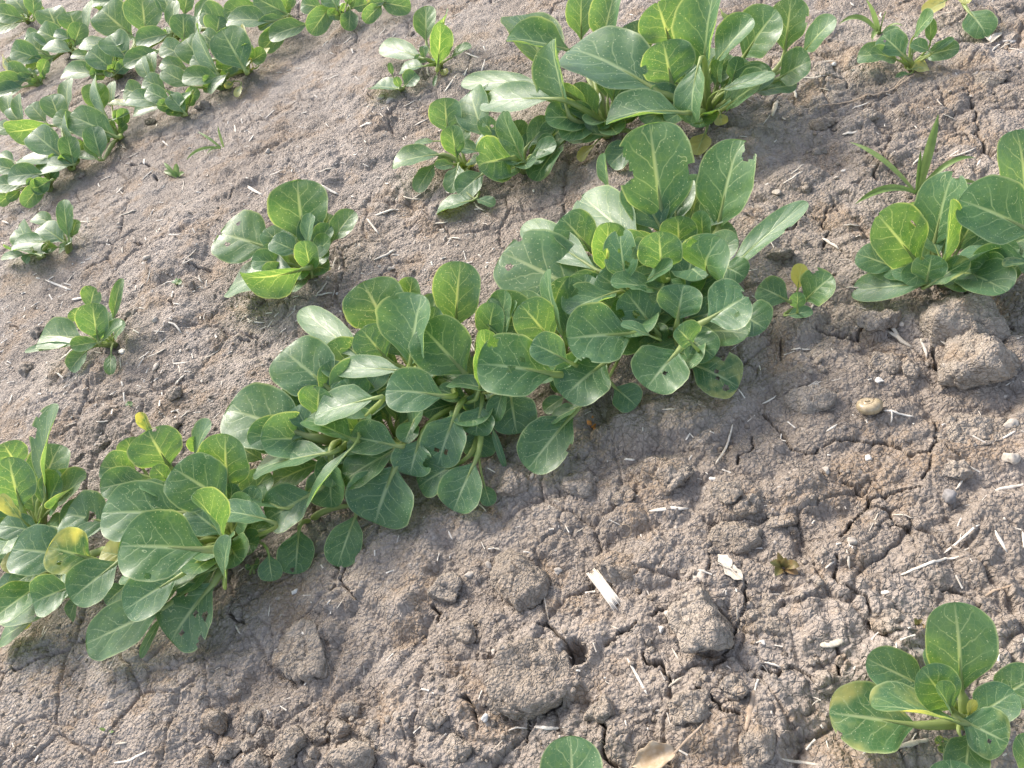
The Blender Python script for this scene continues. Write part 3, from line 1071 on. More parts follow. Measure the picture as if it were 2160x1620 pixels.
plant(2, 1250, 1290, 10, 'plant with a broad bright backlit blade and a folded olive leaf', '''
835 690 945 1045 245 t8 o4 d-.5; 1075 850 1245 1235 150 t10 o3 d1 u h.5:.3:.06; 915 895 1035 1055 125 t7.5 o4.5 h-.2:.7:.2 h.4:.5:.15;
895 1245 1150 1200 340 t6.5 o4 d1 r-20 h.75:.93:.09; 740 1480 940 1310 175 t1.5 o3 d.4;
945 650 1010 720 90 t8 o7''', fill=17)
plant(2, 1890, 1030, 13, 'large plant with pale flat leaves beside the largest plant', '''
1190 115 1430 550 330 t11 o6 d-1; 1115 285 1580 375 180 t11.5 o8 k.45 u; 1445 305 1565 840 185 t14 o6 d1 k.5 h.4:.9:.1 h-.9:.12:.1;
768 625 1430 660 135 t9 o8 d.6 c.03 g; 918 780 1450 745 200 t8.5 o8 d1 c.04 g;
1585 1015 1860 1025 170 t3 o3 d.4; 1668 1222 1775 1095 62 t.8 o1.5 y.85; 1890 1255 2075 1090 175 t1 o3;
1320 1368 1545 1065 155 t1 o3 y.16;
Z3 95 -60 92 300 178 t13 o6; Z3 350 -60 255 350 195 t13 o6 d.5 k.5;
2000 895 1930 990 26 t5 o2 y.9 n Y''', fill=17)
plant(3, 1060, 930, 14, 'largest plant with tall broad holed leaves and a pale yellow basal leaf', '''
0 350 690 690 430 t11 o6.5 d1.2 k.16 h-.3:.75:.025 h-.1:.6:.03; 400 210 610 430 260 t11 o7 d-.5 h.2:.6:.04;
670 15 775 340 410 t13.5 o7 d-.3 k.15 h.0:1:.05; 715 312 785 650 390 t12 o6 d1 k.2 h-.9:.55:.14 h.05:.45:.05 h.6:.15:.04;
925 -40 980 220 140 t13 o8 d-1; 1100 -90 1015 590 260 t17 o6 d1.2 k.6; 935 935 985 480 190 t5 o11 d1 c.14;
280 920 870 850 175 t6 o5.5 d2 k.4 u c.16; 1400 140 1100 490 170 t12 o6.5 d.5 k.4;
1200 105 1235 230 110 t12 o8 y.3; 1580 80 1320 440 295 t12 o6 d.2 k.14; 1690 -20 1640 390 260 t12 o6 d-1 h.95:.55:.12;
2020 140 1775 405 145 t10 o5 k.15; 1830 460 1590 595 215 t7 o4.5 u d.5; 1568 575 1150 685 85 t7.5 o6.5 d1.5 g;
1730 640 1395 700 115 t4.5 o4 h.3:.75:.04; 1290 428 1240 620 112 t9 o6; 1160 950 1150 860 95 t1 o2.5 y.75 d.6;
965 1170 1035 1010 135 t.8 o1.5 y.85; 1140 470 1130 620 80 t9 o5''', fill=17)
plant(2, 610, 520, 8, 'small plant with a grey paddle leaf and an olive upright leaf on bare soil', '''
500 45 500 315 150 t8 o3.5; 610 175 590 505 155 t9 o2.5 d1 u; 640 108 630 210 62 t8 o4; 150 350 475 440 140 t4.5 o3.5 g;
478 345 492 435 62 t5 o3.5; 842 345 690 435 55 t4 o3; 295 545 485 500 75 t2.5 o3; 655 562 615 530 55 t.6 o.8 y.7; 558 655 582 560 24 t.6 o1 n''', fill=4)
plant(2, 310, 690, 4, 'tiny curled plant just beside the small plant with a grey paddle leaf', '''
85 655 295 672 85 t1.5 o1.5; 220 475 245 570 38 t4 o2 n; 430 560 335 655 115 t2.5 o1.5; 265 585 305 665 55 t3.5 o1.5''')
plant(4, 1290, 520, 8, 'small plant with a yellowed basal leaf near a fallen twig', '''
893 430 1145 400 135 t3 o3.5; 1080 265 1260 430 195 t5.5 o3.5 h-.2:.78:.1 h.4:.95:.06; 1465 105 1320 275 82 t8 o4 h.6:.9:.08;
1452 135 1450 320 78 t7 o3.5 n; 1300 330 1440 385 95 t5 o4; 1625 285 1470 395 48 t4 o3 n; 1435 505 1300 525 82 t1 o1.5 y.65; 1182 588 1290 560 48 t.6 o1 y.2''', fill=4)
plant(4, 1670, -60, 6, 'plant with a yellow spotted leaf and one round grey leaf above the fluffy straw', '''
1880 270 1740 85 225 t1 o2.5 c.1; 1398 105 1570 0 95 t2.5 o3 y.75; 1740 20 1680 -30 80 t3 o3 y.8''')

# far rows ------------------------------------------------------------------------
FR = ('leafy plant crowded with its neighbours in the far planted row', 'plants crowded in the far row')
FF = ('small distant plant in the farthest planted row', 'plants in the farthest row')
def far(rx, ry, H, leaves, g=FR, label=None):
    plant(1, rx, ry, H, label or g[0], leaves, g[1], lod=0.5, fill=10)


far(1890, 545, 9, '''1700 255 1860 530 235 t8 o3 d.8; 1552 260 1675 385 115 t7 o4; 1415 315 1560 500 195 t7 o3.5; 1240 350 1405 425 135 t5 o4;
1505 242 1655 565 90 t9 o3.5 d.5; 1665 135 1645 270 175 t8 o5 d-1; 1465 450 1595 525 100 t6 o4; 1232 485 1425 525 95 t4 o3; 1845 210 1920 500 30 t7 o2 y.8 n Y; 2030 375 1960 500 45 t2 o1.5 y.7''', FR, 'far row plant with a tall yellow stalk standing at its edge')
far(1700, 680, 6, '''1250 545 1445 650 120 t4.5 o3; 1412 590 1665 600 118 t4.5 o3 d.4; 1598 690 1725 560 55 t2.5 o4; 1715 660 1775 620 45 t1 o1.5 y.6; 1800 725 1830 645 45 t.6 o1.5 y.7''', FR, 'low far row plant with yellowed basal leaves under a taller neighbour')
far(1410, 880, 7, '''1105 610 1255 685 130 t5.5 o3; 1075 458 1135 610 85 t7 o4; 1150 412 1172 570 72 t8 o4 d-.5; 960 680 1095 725 130 t5 o3.5; 1125 690 1295 775 110 t5.5 o4 d.4;
990 755 1245 785 105 t4 o3.5 d.4; 1035 850 1260 790 100 t2.5 o3 d.3; 1300 735 1405 855 110 t5.5 o2.5 d.4; 1362 788 1455 690 42 t4.5 o5; 835 790 1005 805 42 t3 o3 y.4; 1290 700 1400 860 60 t6 o2''', FR, 'far row plant with a slim drooping yellow green leaf, last before bare soil')
far(900, 600, 9, '''785 85 995 270 230 t8 o4 d-.5; 1080 10 1110 265 230 t10 o5; 1055 310 1285 255 120 t7.5 o6; 868 332 1035 280 52 t7 o6 d.5;
840 285 965 445 180 t7.5 o4.5; 630 330 845 370 95 t5.5 o5; 695 395 865 535 140 t6 o3 d.3; 495 550 745 560 108 t3.5 o3.5 d.4; 548 490 735 550 75 t4 o3; 965 480 1215 385 115 t4 o5; 965 480 880 560 85 t4 o3; 555 420 695 430 65 t4.5 o4''', FR, 'far row plant with two big round upright blades and a white flat leaf')
far(1330, 340, 9, '''1322 25 1310 225 85 t9 o5 d.5; 1245 -20 1305 120 120 t10 o6; 1390 125 1400 315 160 t8 o4; 1592 15 1470 145 62 t9 o6; 1490 135 1480 305 95 t8 o4; 1545 95 1745 175 160 t7 o5; 1420 -30 1400 110 100 t9 o6''')
far(2130, 200, 9, '''1722 90 1985 80 150 t7 o6; 1755 155 2055 160 128 t6 o5.5 d.4; 1955 -10 2185 110 140 t8 o5; 1982 205 2155 130 85 t4.5 o5 d.4; 2010 365 2165 195 135 t1.5 o4''', FR, 'far row plant with wide pale blade over a dark hanging leaf')
far(2640, 150, 8, '''2070 270 2340 180 125 t3.5 o4; 2376 234 2520 36 144 t3 o5; 2650 216 2660 72 108 t2 o4; 2300 30 2450 60 120 t6 o5; 2500 -40 2560 60 130 t7 o5; 2780 30 2680 60 90 t5 o4''')
far(2960, 0, 7, '''3095 55 2890 20 130 t3 o4; 2780 150 2900 30 100 t2 o4; 2800 40 2930 10 60 t5 o4 y.3; 2900 -90 2950 -20 110 t6 o4''', FR, 'far row plant ending in one round leaf over bare soil')
far(545, 385, 8, '''370 75 445 235 180 t8 o4; 535 105 590 255 170 t8 o4; 615 190 560 355 128 t7 o3 d.5; 305 235 515 340 150 t6 o4; 425 250 535 292 65 t6.5 o5 d.5; 200 325 375 425 160 t5.5 o3.5;
108 378 325 460 140 t4 o3.5; 355 350 545 392 85 t5.5 o4 d.4; 228 545 415 430 108 t2 o3; 682 28 662 245 52 t9 o4; 205 265 315 305 95 t5 o4''', FR, 'far row plant with a thin upright blade edge beside dark round leaves')
far(920, 1060, 8, '''390 742 465 935 155 t7.5 o4; 520 622 510 845 85 t8 o4; 715 655 765 865 160 t8 o3.5; 725 598 805 885 62 t9 o3.5 d.5; 852 635 850 805 65 t7 o3; 432 885 605 962 115 t6 o4.5;
565 890 880 1035 190 t7 o3 d.6; 965 858 840 912 45 t4 o4; 705 980 762 1192 138 t5 o2 d.4; 570 1190 745 1212 55 t1.5 o1.5; 690 1080 740 1200 100 t4 o1.5 d.8''', FR, 'far row plant with a broad bright blade above a low round leaf')
far(550, 1280, 8, '''82 1000 395 955 160 t6.5 o5.5 u; 262 1015 465 1185 180 t7 o4 d.5; 500 878 572 1095 42 t8 o4.5; 515 1055 560 1255 128 t6.5 o2.5 d.5; 185 1212 495 1212 90 t4 o3.5 d.3;
285 1285 545 1250 98 t3 o3 d.5; 240 805 345 925 118 t7 o5; 60 722 82 905 88 t8 o5; 140 735 172 925 65 t8 o5; 75 830 155 935 88 t6 o4.5; -10 955 115 1010 95 t4.5 o4.5''', FR, 'far row plant whose pale leaves lie over a small crumbly step')
far(390, 1440, 7, '''85 1345 335 1320 128 t4 o4; 195 1548 325 1390 118 t1 o3; 258 1440 385 1370 108 t2.5 o3 d.4; -10 1260 155 1300 98 t4.5 o4.5; -10 1405 195 1400 105 t2.5 o3; 8 1175 105 1225 75 t5 o4.5; 65 1515 155 1448 65 t.8 o2; -5 1545 85 1470 85 t1 o2''', FR, 'far row plant beside the small low plants on the crusted bed')
far(310, 640, 6, '''72 560 245 560 140 t4 o3.5; -10 645 205 600 128 t3 o3; 60 450 150 530 75 t5 o4; 28 445 105 545 42 t5.5 o4 y.5; -10 705 175 660 95 t1.5 o2; 90 490 180 545 60 t5 o4''', FF)
far(210, 170, 7, '''-15 95 175 140 118 t4.5 o4; 95 -20 205 105 118 t6 o4; 250 -10 262 115 108 t6 o4; -10 215 175 160 95 t2 o3; 320 60 250 130 70 t4 o3; -10 30 70 60 60 t5 o4''', FF)
far(860, 70, 6, '''700 40 895 10 70 t3 o3; 780 -30 870 20 90 t5 o3; 900 -40 890 30 80 t5 o3''', FF)


# grass weeds -----------------------------------------------------------------------
def grass(zm, bx, by, label, blades, wpx=30, mat=M_GRASS, name='grass_weed', group=None):
    rl = on_ground(*zp(zm, bx, by))
    root = empty(name, rl)
    tag(root, label, 'weed', group)
    for k, (tx, ty, zt, arch, wk) in enumerate(blades):
        P1 = at(*zp(zm, tx, ty), rl.z + zt / 100)
        P0 = rl - UP * 0.004 + Vector((random.uniform(-1, 1), random.uniform(-1, 1), 0)) * 0.002
        C = (P0 + P1) / 2 + UP * (arch / 100)
        N0 = UP * 0.6 + (CAM - P1).normalized() * 0.5
        W = wpx * wk / ZOOM[zm][2] / pxm(P1) / 2
        vs, fs = [], []
        n = 16
        for i in range(n):
            v = i / (n - 1)
            p = P0 * (1 - v) ** 2 + C * (2 * v * (1 - v)) + P1 * v * v
            T = ((C - P0) * (1 - v) + (P1 - C) * v).normalized()
            S = T.cross(N0).normalized()
            S = Matrix.Rotation(R(35) * (v - 0.4) * (1 if k % 2 else -1), 3, T) @ S
            Nv = S.cross(T)
            ww = W * (0.45 + 1.3 * v) * max(0.02, (1 - v ** 2.2)) * 1.15
            for u in (-1, -0.5, 0, 0.5, 1):
                vs.append(p + S * (u * ww) + Nv * (abs(u) * ww * 0.45) - rl)
        for i in range(n - 1):
            for j in range(4):
                a = i * 5 + j
                fs.append((a, a + 1, a + 6, a + 5))
        mesh_obj('blade', vs, fs, mat, root)
    return root


grass(4, 1350, 1470, 'grass weed with long arching blades behind the holed leaf plant', [(835, 1078, 3, 2.5, 1), (1510, 868, 9, 1, 1.9), (878, 1550, 1.2, 3.5, 1.6), (1375, 1140, 5, 1, .8), (1800, 1205, 3, 4, 1.3), (1845, 1410, 1, 3, 1)], 36)
grass(4, 1065, 250, 'grass weed with one bright arched yellow green blade beside a small plant', [(755, 185, 2, 4, 1.3), (958, -5, 7, .5, 1.8), (1112, 85, 5, .5, .9), (1005, 310, 1, 2, 1.6), (1240, 200, 2, 2, .7)], 30)
grass(1, 1690, 1115, 'thin grass weed with drooping blades on the crusted soil', [(1415, 1215, .5, 2.5, 1), (1500, 1000, 2.5, 1, .8), (1655, 955, 4, .5, .8), (1570, 1175, .5, 1.5, .7)], 26)
grass(1, 1345, 1345, 'tiny bright green weed sprout on the crusted soil', [(1245, 1235, 2, 1, 1), (1340, 1240, 2, .5, 1.4), (1245, 1300, .8, .8, 1.2), (1400, 1310, 1, .6, 1.2), (1300, 1300, 1.2, .5, 1.2)], 30)
grass(13, 600, 925, 'lone green grass scrap lying in crumbly soil', [(565, 905, .6, .2, 1), (650, 925, .6, .2, 1)], 16)
grass(11, 330, 100, 'bronze tinted weed sprout between soil clods', [(230, 60, 1.2, .5, 2), (455, 90, 1.0, 1, 2.2), (270, 160, .5, .6, 2), (445, 150, .4, .8, 2), (290, -20, 1.6, .3, 1.4), (350, 20, 1.5, .6, 1.6)], 34, M_RUSTY, 'weed_sprout')
grass(11, 1365, 540, 'tiny dried bronze weed sprout near the lone plant', [(1330, 480, .6, .4, 1.4), (1390, 490, .6, .3, 1.2), (1405, 560, .3, .3, 1.6), (1340, 515, .5, .2, 1)], 26, M_RUSTY, 'weed_sprout')
plant(11, 1540, 1450, 1.5, 'pale yellow two lobed cotyledon sprout below the lone plant', '''1495 1385 1530 1430 100 t.9 o.5 y.35; 1600 1420 1550 1435 85 t.9 o.5 y.35; 1550 1510 1545 1440 90 t.5 o.5 y.35''', name='seedling')
plant(5, 1010, 590, 1.0, 'tiny dull green sprout on crusted soil between two lone plants', '''990 570 1010 585 34 t.6 o.4; 1035 575 1012 588 34 t.6 o.4''', name='seedling')
plant(9, 820, 45, 1.0, 'tiny green sprout above the left clump', '''800 30 820 42 34 t.6 o.4; 838 30 822 42 34 t.6 o.4''', name='seedling')


# soil clods ------------------------------------------------------------------------
def lump(seed, rx, ry, rz, sub=4, rough=0.16, crumb=1.0):
    """Angular lump: a rounded intersection of random planes with crumbs of real size on it."""
    bm = bmesh.new()
    bmesh.ops.create_icosphere(bm, subdivisions=sub, radius=1.0)
    co = np.array([v.co[:] for v in bm.verts])
    fs = [[v.index for v in f.verts] for f in bm.faces]
    bm.free()
    g = np.random.default_rng(seed)
    pl = g.normal(size=(12, 3))
    pl /= np.linalg.norm(pl, axis=1)[:, None]
    of = 0.64 + 0.34 * g.random(12)
    dots = np.clip(co @ pl.T, 1e-3, None)
    rad = of[None] / dots
    kk = 15.0
    d = (np.clip(rad, 0, 3) ** -kk).sum(1) ** (-1 / kk)
    d = np.clip(d, 0.35, 1.25)
    sz = np.array([rx, ry, rz])
    p = co * d[:, None] * sz
    q0, q1 = p[:, 0] + 0.55 * p[:, 2] + seed * 0.37, p[:, 1] - 0.62 * p[:, 2] - seed * 0.21
    nrm = co / sz * min(sz)
    nrm /= np.linalg.norm(nrm, axis=1)[:, None]
    e = rough * min(rx, ry) * 1.3 * fbm(q0 / rx * 1.1, q1 / ry * 1.1, 5, 4)
    for cell, amp in ((0.017, 0.0030), (0.0085, 0.0021), (0.0047, 0.0012)):
        f1, f2, rid = worley(q0 / cell, q1 / cell, 9)
        e = e + crumb * amp * (np.clip(1 - (f1 / 0.62) ** 2, 0, 1) * (0.25 + rid) - 0.3)
    f1, f2, rid = worley(q0 / 0.026, q1 / 0.026, 33)
    e = e - crumb * 0.003 * np.exp(-((f2 - f1) / 0.05) ** 2)
    return p + nrm * e[:, None], fs


def clod(zm, x, y, rx, ry, hk, label, group=None, rot=None, mat=None, name='soil_clod', sink=0.30, sub=4, cat='clod'):
    px, py = zp(zm, x, y)
    c = on_ground(px, py + 0.3 * ry / ZOOM[zm][2])
    k = 1 / ZOOM[zm][2] / pxm(c)
    seed = int(px * 3 + py)
    rd = random.Random(seed)
    rz = hk * (rx + ry) / 2 * k
    vs, fs = lump(seed, rx * k, ry * k * 1.12, rz, sub)
    o = mesh_obj(name, vs, fs, mat or M_CLOD)
    o.location = c + UP * (rz * (1 - 2 * sink) * 0.5)
    o.rotation_euler = (rd.uniform(-.15, .15), rd.uniform(-.15, .15), R(rot) if rot is not None else rd.uniform(0, 6.28) if abs(rx - ry) < 20 else R(-24))
    tag(o, label, cat, group)
    return o


clod(14, 1470, 200, 265, 225, .80, 'big boulder-like soil clod directly under the holed leaf plant', sub=5, sink=.33)
clod(14, 1580, 430, 230, 200, .72, 'broad soil clod with white flecks below the boulder-like clod', sub=5)
clod(14, 1560, 830, 240, 140, .30, 'wide flat soil slab beneath the two big clods', sub=5)
clod(12, 590, 330, 165, 185, .70, 'tall peaked soil clod above the wide rounded clod', sub=5)
clod(12, 650, 980, 280, 265, .34, 'wide rounded soil clod beside a dark pit', sub=5)
clod(12, 1760, 580, 175, 210, .5, 'soil clod with pale mortar-like lumps stuck in it', sub=5)
clod(8, 1330, 1290, 180, 155, .5, 'rounded soil clod with a dry stalk against it', sub=5)
clod(13, 1740, 450, 150, 140, .34, 'flat soil clod under a long bent white straw', sub=5)
clod(11, 190, 400, 180, 190, .42, 'rounded soil clod below the bronze weed sprout', sub=5)
clod(11, 1100, 490, 150, 100, .42, 'small block of soil between two cracks near the lone plant')
clod(11, 140, 1420, 140, 140, .42, 'rough soil clod beside a stubby brown twig')
clod(14, 620, 690, 150, 85, .4, 'cracked soil clod under a frayed straw tuft')
clod(8, 350, 1370, 100, 90, .6, 'soil clod under the tip of the hanging oval leaf')
GC = 'loose soil clods on the cracked lower bed'
LC = 'loose crumbly soil clod among others on the cracked lower bed'
for a in ((12, 1700, 1190, 140, 110), (12, 250, 700, 80, 75), (12, 1150, 1210, 90, 90), (8, 820, 1370, 120, 80), (8, 1060, 1450, 70, 60),
          (12, 1250, 270, 190, 80), (12, 120, 420, 110, 90), (14, 100, 1250, 100, 75), (14, 230, 1310, 75, 65), (14, 180, 1500, 170, 95), (14, 420, 1400, 75, 60),
          (14, 1040, 450, 100, 70), (14, 1190, 500, 60, 50), (11, 650, 960, 80, 70), (11, 800, 800, 50, 45), (12, 1990, 1060, 80, 70), (14, 1470, 1110, 110, 60), (12, 60, 1290, 70, 60), (12, 190, 1500, 90, 80),
          (14, 1010, 210, 110, 60), (4, 1900, 600, 120, 90), (4, 640, 950, 90, 50)):
    clod(*a, .55, LC, GC)
GB = 'heaped clods on bare soil'
LB = 'lumpy soil clod in the dense heap of clods on bare soil'
for a in ((13, 1440, 850, 65, 55), (13, 1520, 930, 75, 55), (13, 1310, 1000, 90, 65), (13, 1690, 960, 95, 80), (13, 1830, 935, 70, 55), (13, 1960, 930, 75, 60), (13, 2000, 1060, 140, 80),
          (13, 2110, 920, 60, 55), (13, 1240, 850, 90, 55), (13, 2000, 815, 85, 50), (13, 1480, 1080, 80, 50), (13, 1640, 1080, 60, 50), (13, 1180, 1060, 60, 45), (13, 1420, 1000, 50, 45), (13, 1780, 1060, 60, 50)):
    clod(*a, .72, LB, GB, sink=.22)
GS = 'small clods on the upper beds'
LS = 'small brown soil clod on the crusted upper bed'
for a in ((5, 160, 1060, 50, 35), (5, 1000, 1220, 60, 40), (5, 960, 1400, 70, 60), (5, 600, 1480, 60, 40), (5, 750, 760, 50, 40), (5, 230, 850, 45, 35), (5, 1090, 600, 40, 25), (5, 1450, 700, 60, 35),
          (2, 380, 260, 40, 25), (2, 640, 330, 40, 25), (2, 1270, 990, 60, 35), (1, 620, 1330, 50, 40), (1, 1550, 800, 60, 40), (1, 1150, 920, 60, 30), (4, 600, 1150, 60, 40), (4, 1000, 870, 60, 40), (10, 490, 560, 60, 40), (10, 300, 1070, 130, 55)):
    clod(*a, .6, LS, GS)


# pebbles and chips ---------------------------------------------------------------------
def pebble(zm, x, y, w_, label, mat, group=None, name='pebble', flat=.6, cat='pebble'):
    px, py = zp(zm, x, y)
    c = on_ground(px, py)
    r_ = w_ / 2 / ZOOM[zm][2] / pxm(c)
    rd = random.Random(int(px * 7 + py))
    vs, fs = lump(int(px + py * 5), r_ * rd.uniform(.85, 1.2), r_ * rd.uniform(.7, 1), r_ * flat, 3, .34, .10)
    o = mesh_obj(name, vs, fs, mat)
    o.location = c + UP * (r_ * flat * .45)
    o.rotation_euler = (rd.uniform(-.3, .3), rd.uniform(-.3, .3), rd.uniform(0, 6.28))
    tag(o, label, cat, group)


for a in ((5, 895, 1070, 42), (5, 895, 810, 42), (4, 280, 1470, 64), (4, 1790, 580, 60), (4, 1760, 730, 40), (10, 735, 495, 45), (14, 1670, 455, 42), (14, 1490, 480, 62), (14, 850, 1550, 55),
          (14, 260, 1485, 52), (14, 690, 1122, 52), (13, 245, 760, 30), (13, 440, 822, 24), (12, 410, 290, 50), (12, 850, 325, 50), (12, 285, 350, 60), (12, 105, 437, 28), (5, 860, 465, 50), (2, 160, 760, 50), (2, 240, 775, 70), (1, 2040, 1160, 50), (8, 820, 1340, 40),
          (8, 490, 1335, 45), (12, 445, 855, 36), (14, 1140, 243, 32), (5, 680, 250, 26), (5, 1870, 560, 24), (7, 1160, 85, 50), (11, 620, 940, 70), (14, 1765, 675, 25)):
    pebble(*a, 'small pale tan pebble resting on the soil', M_STONE, 'pale pebbles')
for a in ((5, 710, 985, 55), (13, 1680, 132, 42), (12, 1530, 705, 42), (12, 390, 1295, 66), (14, 1005, 580, 50), (14, 940, 1047, 50), (11, 180, 680, 40), (4, 715, 498, 40), (10, 790, 437, 36), (7, 815, 240, 26), (14, 645, 682, 24), (8, 1640, 1365, 50), (4, 210, 1405, 30)):
    pebble(*a, 'tiny bright white chip lying on the soil', M_WHITE, 'white chips', 'white_chip', .5, 'chip')
pebble(14, 1420, 1285, 105, 'dark bluish grey stone lying at a crack edge', M_GREY)
pebble(14, 1800, 845, 75, 'angular pale stone on the wide flat slab', M_STONE)
pebble(14, 1800, 1050, 100, 'angular pale stone lying just below the wide flat slab', M_STONE)
for x, y, w_ in ((1770, 360, 120), (1585, 600, 65), (1670, 610, 50), (1770, 795, 60), (1650, 720, 60)):
    pebble(12, x, y, w_, 'pale mortar-like lump stuck to a soil clod', M_STONE, 'mortar lumps on the clod', 'mortar_lump', .5, 'lump')
for x, y, w_ in ((850, 995, 40), (880, 1015, 34), (870, 960, 22), (890, 1045, 24)):
    pebble(8, x, y, w_, 'bright orange crumb on the soil below the crowded row', M_ORANGE, 'orange crumbs', 'orange_crumb', .5, 'crumb')
for x, y, w_ in ((1365, 245, 110), (1440, 240, 70), (1345, 275, 60)):
    pebble(14, x, y, w_, 'white crusty fleck on the boulder-like clod', M_WHITE, 'white flecks on the big clod', 'white_fleck', .25, 'fleck')


# straw -----------------------------------------------------------------------------------
def stick_mesh(L, W, bend, seed, ends=True):
    rd = random.Random(seed)
    n = 6
    pts, rad = [], []
    for i in range(n):
        s = i / (n - 1) - .5
        pts.append(Vector((bend * L * (s * s * 4 - .5) + rd.uniform(-.02, .02) * L, s * L, rd.uniform(-.25, .25) * W + .12 * W)))
        rad.append(W * .5 * (1 - .35 * abs(s)) * rd.uniform(.8, 1.1) * (.45 if i in (0, n - 1) and ends else 1))
    return tube(pts, [r_ * .5 for r_ in rad], Vector((1, 0, 0)), 2.0, 6)


def straw(zm, pts, w_, label, mat=M_STRAW, group=None, name='straw_fragment', lift=.0, flat=.34, cat='straw'):
    g = [on_ground(*zp(zm, pts[i], pts[i + 1])) for i in range(0, len(pts), 2)]
    base = g[len(g) // 2].copy()
    path, rad = [], []
    w_m = w_ / ZOOM[zm][2] / pxm(base) * .5
    n = 5
    for a, b in zip(g[:-1], g[1:]):
        for i in range(n):
            p = a.lerp(b, i / n)
            path.append(p)
    path.append(g[-1])
    rd = random.Random(int(pts[0] * 3 + pts[1]))
    hs = [gz(p.x, p.y) for p in path]
    m_ = len(path)
    for i, p in enumerate(path):
        lo, hi = max(0, i - 2), min(m_, i + 3)
        z = max(sum(hs[lo:hi]) / (hi - lo), hs[i]) + w_m * flat * .5 + lift
        path[i] = Vector((p.x, p.y, z)) - base
        s = i / (m_ - 1)
        rad.append(w_m * (1 - .35 * abs(2 * s - 1)) * rd.uniform(.85, 1.1) * (.4 if i in (0, m_ - 1) else 1))
    v, f = tube(path, [r_ * flat for r_ in rad], Vector((path[-1] - path[0]).cross(UP)), 1 / flat, 7)
    o = mesh_obj(name, v, f, mat, loc=base)
    tag(o, label, cat, group)
    return o


def frayed(zm, x0, y0, x1, y1, w_, label, strands=7):
    a, b = on_ground(*zp(zm, x0, y0)), on_ground(*zp(zm, x1, y1))
    base = (a + b) / 2
    base.z = max(a.z, b.z, base.z)
    root = empty('stalk_piece', base)
    tag(root, label, 'straw')
    k = 1 / ZOOM[zm][2] / pxm(base)
    d = (b - a)
    d.z *= .5
    S = d.normalized().cross(UP)
    rd = random.Random(int(x0))
    for i in range(strands):
        o_ = (i / (strands - 1) - .5) * w_ * k
        s0, s1 = rd.uniform(-.56, -.44), rd.uniform(.42, .58)
        pts = []
        for j in range(5):
            s = s0 + (s1 - s0) * j / 4
            pts.append(d * s + S * (o_ * (1 + .25 * abs(s))) + UP * (.0012 + rd.uniform(0, .0006)))
        r_ = w_ * k / strands * .72
        v, f = tube(pts, [r_ * .5, r_, r_, r_, r_ * .4], S, 1.2, 6)
        mesh_obj('fibre', v, f, M_PALE, root)


frayed(12, 1085, 345, 1250, 565, 62, 'bleached frayed stalk piece lying between soil clods', 8)
frayed(14, 465, 725, 655, 598, 40, 'frayed straw tuft on a cracked soil clod', 6)
straw(12, [1310, 900, 1375, 1015, 1440, 1135], 22, 'straight grey straw pointing at the lower cracks', M_PALE)
straw(12, [710, 1345, 790, 1350, 870, 1350], 26, 'short white straw beside the wide rounded clod', M_PALE)
straw(12, [2020, 560, 2025, 650, 2032, 740], 12, 'thin upright straw next to the clod with mortar-like lumps', M_STRAW)
straw(12, [770, 490, 785, 590, 805, 690], 9, 'hair thin straw in front of the peaked clod', M_STRAW)
straw(12, [2130, 1110, 2120, 1180, 2100, 1280, 2080, 1370], 42, 'stubby brown twig near the lone plant', M_TWIG, None, 'twig', cat='twig')
straw(12, [1540, 1600, 1650, 1490, 1730, 1410, 1805, 1335], 18, 'slim grey twig leaning over a dry husk', M_TWIG, None, 'twig', .006, cat='twig')
straw(13, [1680, 330, 1750, 385, 1810, 440, 1845, 485], 17, 'long bent white straw on a flat clod', M_PALE, lift=.003)
straw(13, [1845, 485, 1878, 560, 1888, 620, 1878, 670], 7, 'thin brown rootlet trailing from a white straw', M_TWIG, None, 'rootlet', cat='rootlet')
straw(13, [650, 1105, 740, 1092, 790, 1065, 840, 1040], 16, 'crooked white root piece on crumbly soil', M_PALE, None, 'rootlet', cat='rootlet')
straw(14, [1030, 765, 1110, 775, 1215, 798], 17, 'slim white chip of straw beside the snail shell', M_PALE)
straw(14, [1700, 1240, 1790, 1220, 1880, 1198], 26, 'thick grey straw below the wide flat slab', M_PALE)
straw(14, [1390, 1620, 1500, 1530, 1605, 1458], 15, 'straight straw laid across cracked soil above the lone plant', M_PALE)
straw(14, [130, 850, 105, 950, 70, 1030, 30, 1095], 16, 'curved grey root strip beside a rounded clod', M_STRAW, lift=.003)
straw(11, [1220, 162, 1330, 120, 1450, 75, 1560, 40, 1665, 15], 24, 'long split straw above the lone plant', M_PALE)
straw(11, [1860, 322, 1930, 280, 2085, 240], 20, 'dull brown straw beside the tall oval blade', M_TWIG)
straw(11, [1310, 712, 1370, 760, 1450, 828], 66, 'spotted flat wood chip beside the tall oval blade', M_STONE, None, 'wood_chip', flat=.3, cat='wood chip')
straw(11, [1070, 300, 1100, 302, 1135, 302], 40, 'small square white paper scrap on the soil', M_WHITE, None, 'paper_scrap', flat=.2, cat='paper scrap')
straw(11, [610, 692, 690, 690, 790, 665], 60, 'grey papery flake on bare soil near the lone plant', M_STRAW, None, 'papery_flake', flat=.3, cat='flake')
straw(11, [1185, 1472, 1300, 1440, 1440, 1408], 42, 'papery flake beside the lone plant and its cotyledon sprout', M_STRAW, None, 'papery_flake', flat=.3, cat='flake')
straw(11, [320, 1555, 450, 1580, 610, 1602], 26, 'split straw beside a rough clod and the lone plant', M_STRAW)
straw(4, [600, 832, 740, 805, 880, 780, 1010, 745, 1130, 715, 1190, 670, 1265, 598], 22, 'long forked brown twig across the upper bed', M_TWIG, None, 'twig', .003, cat='twig')
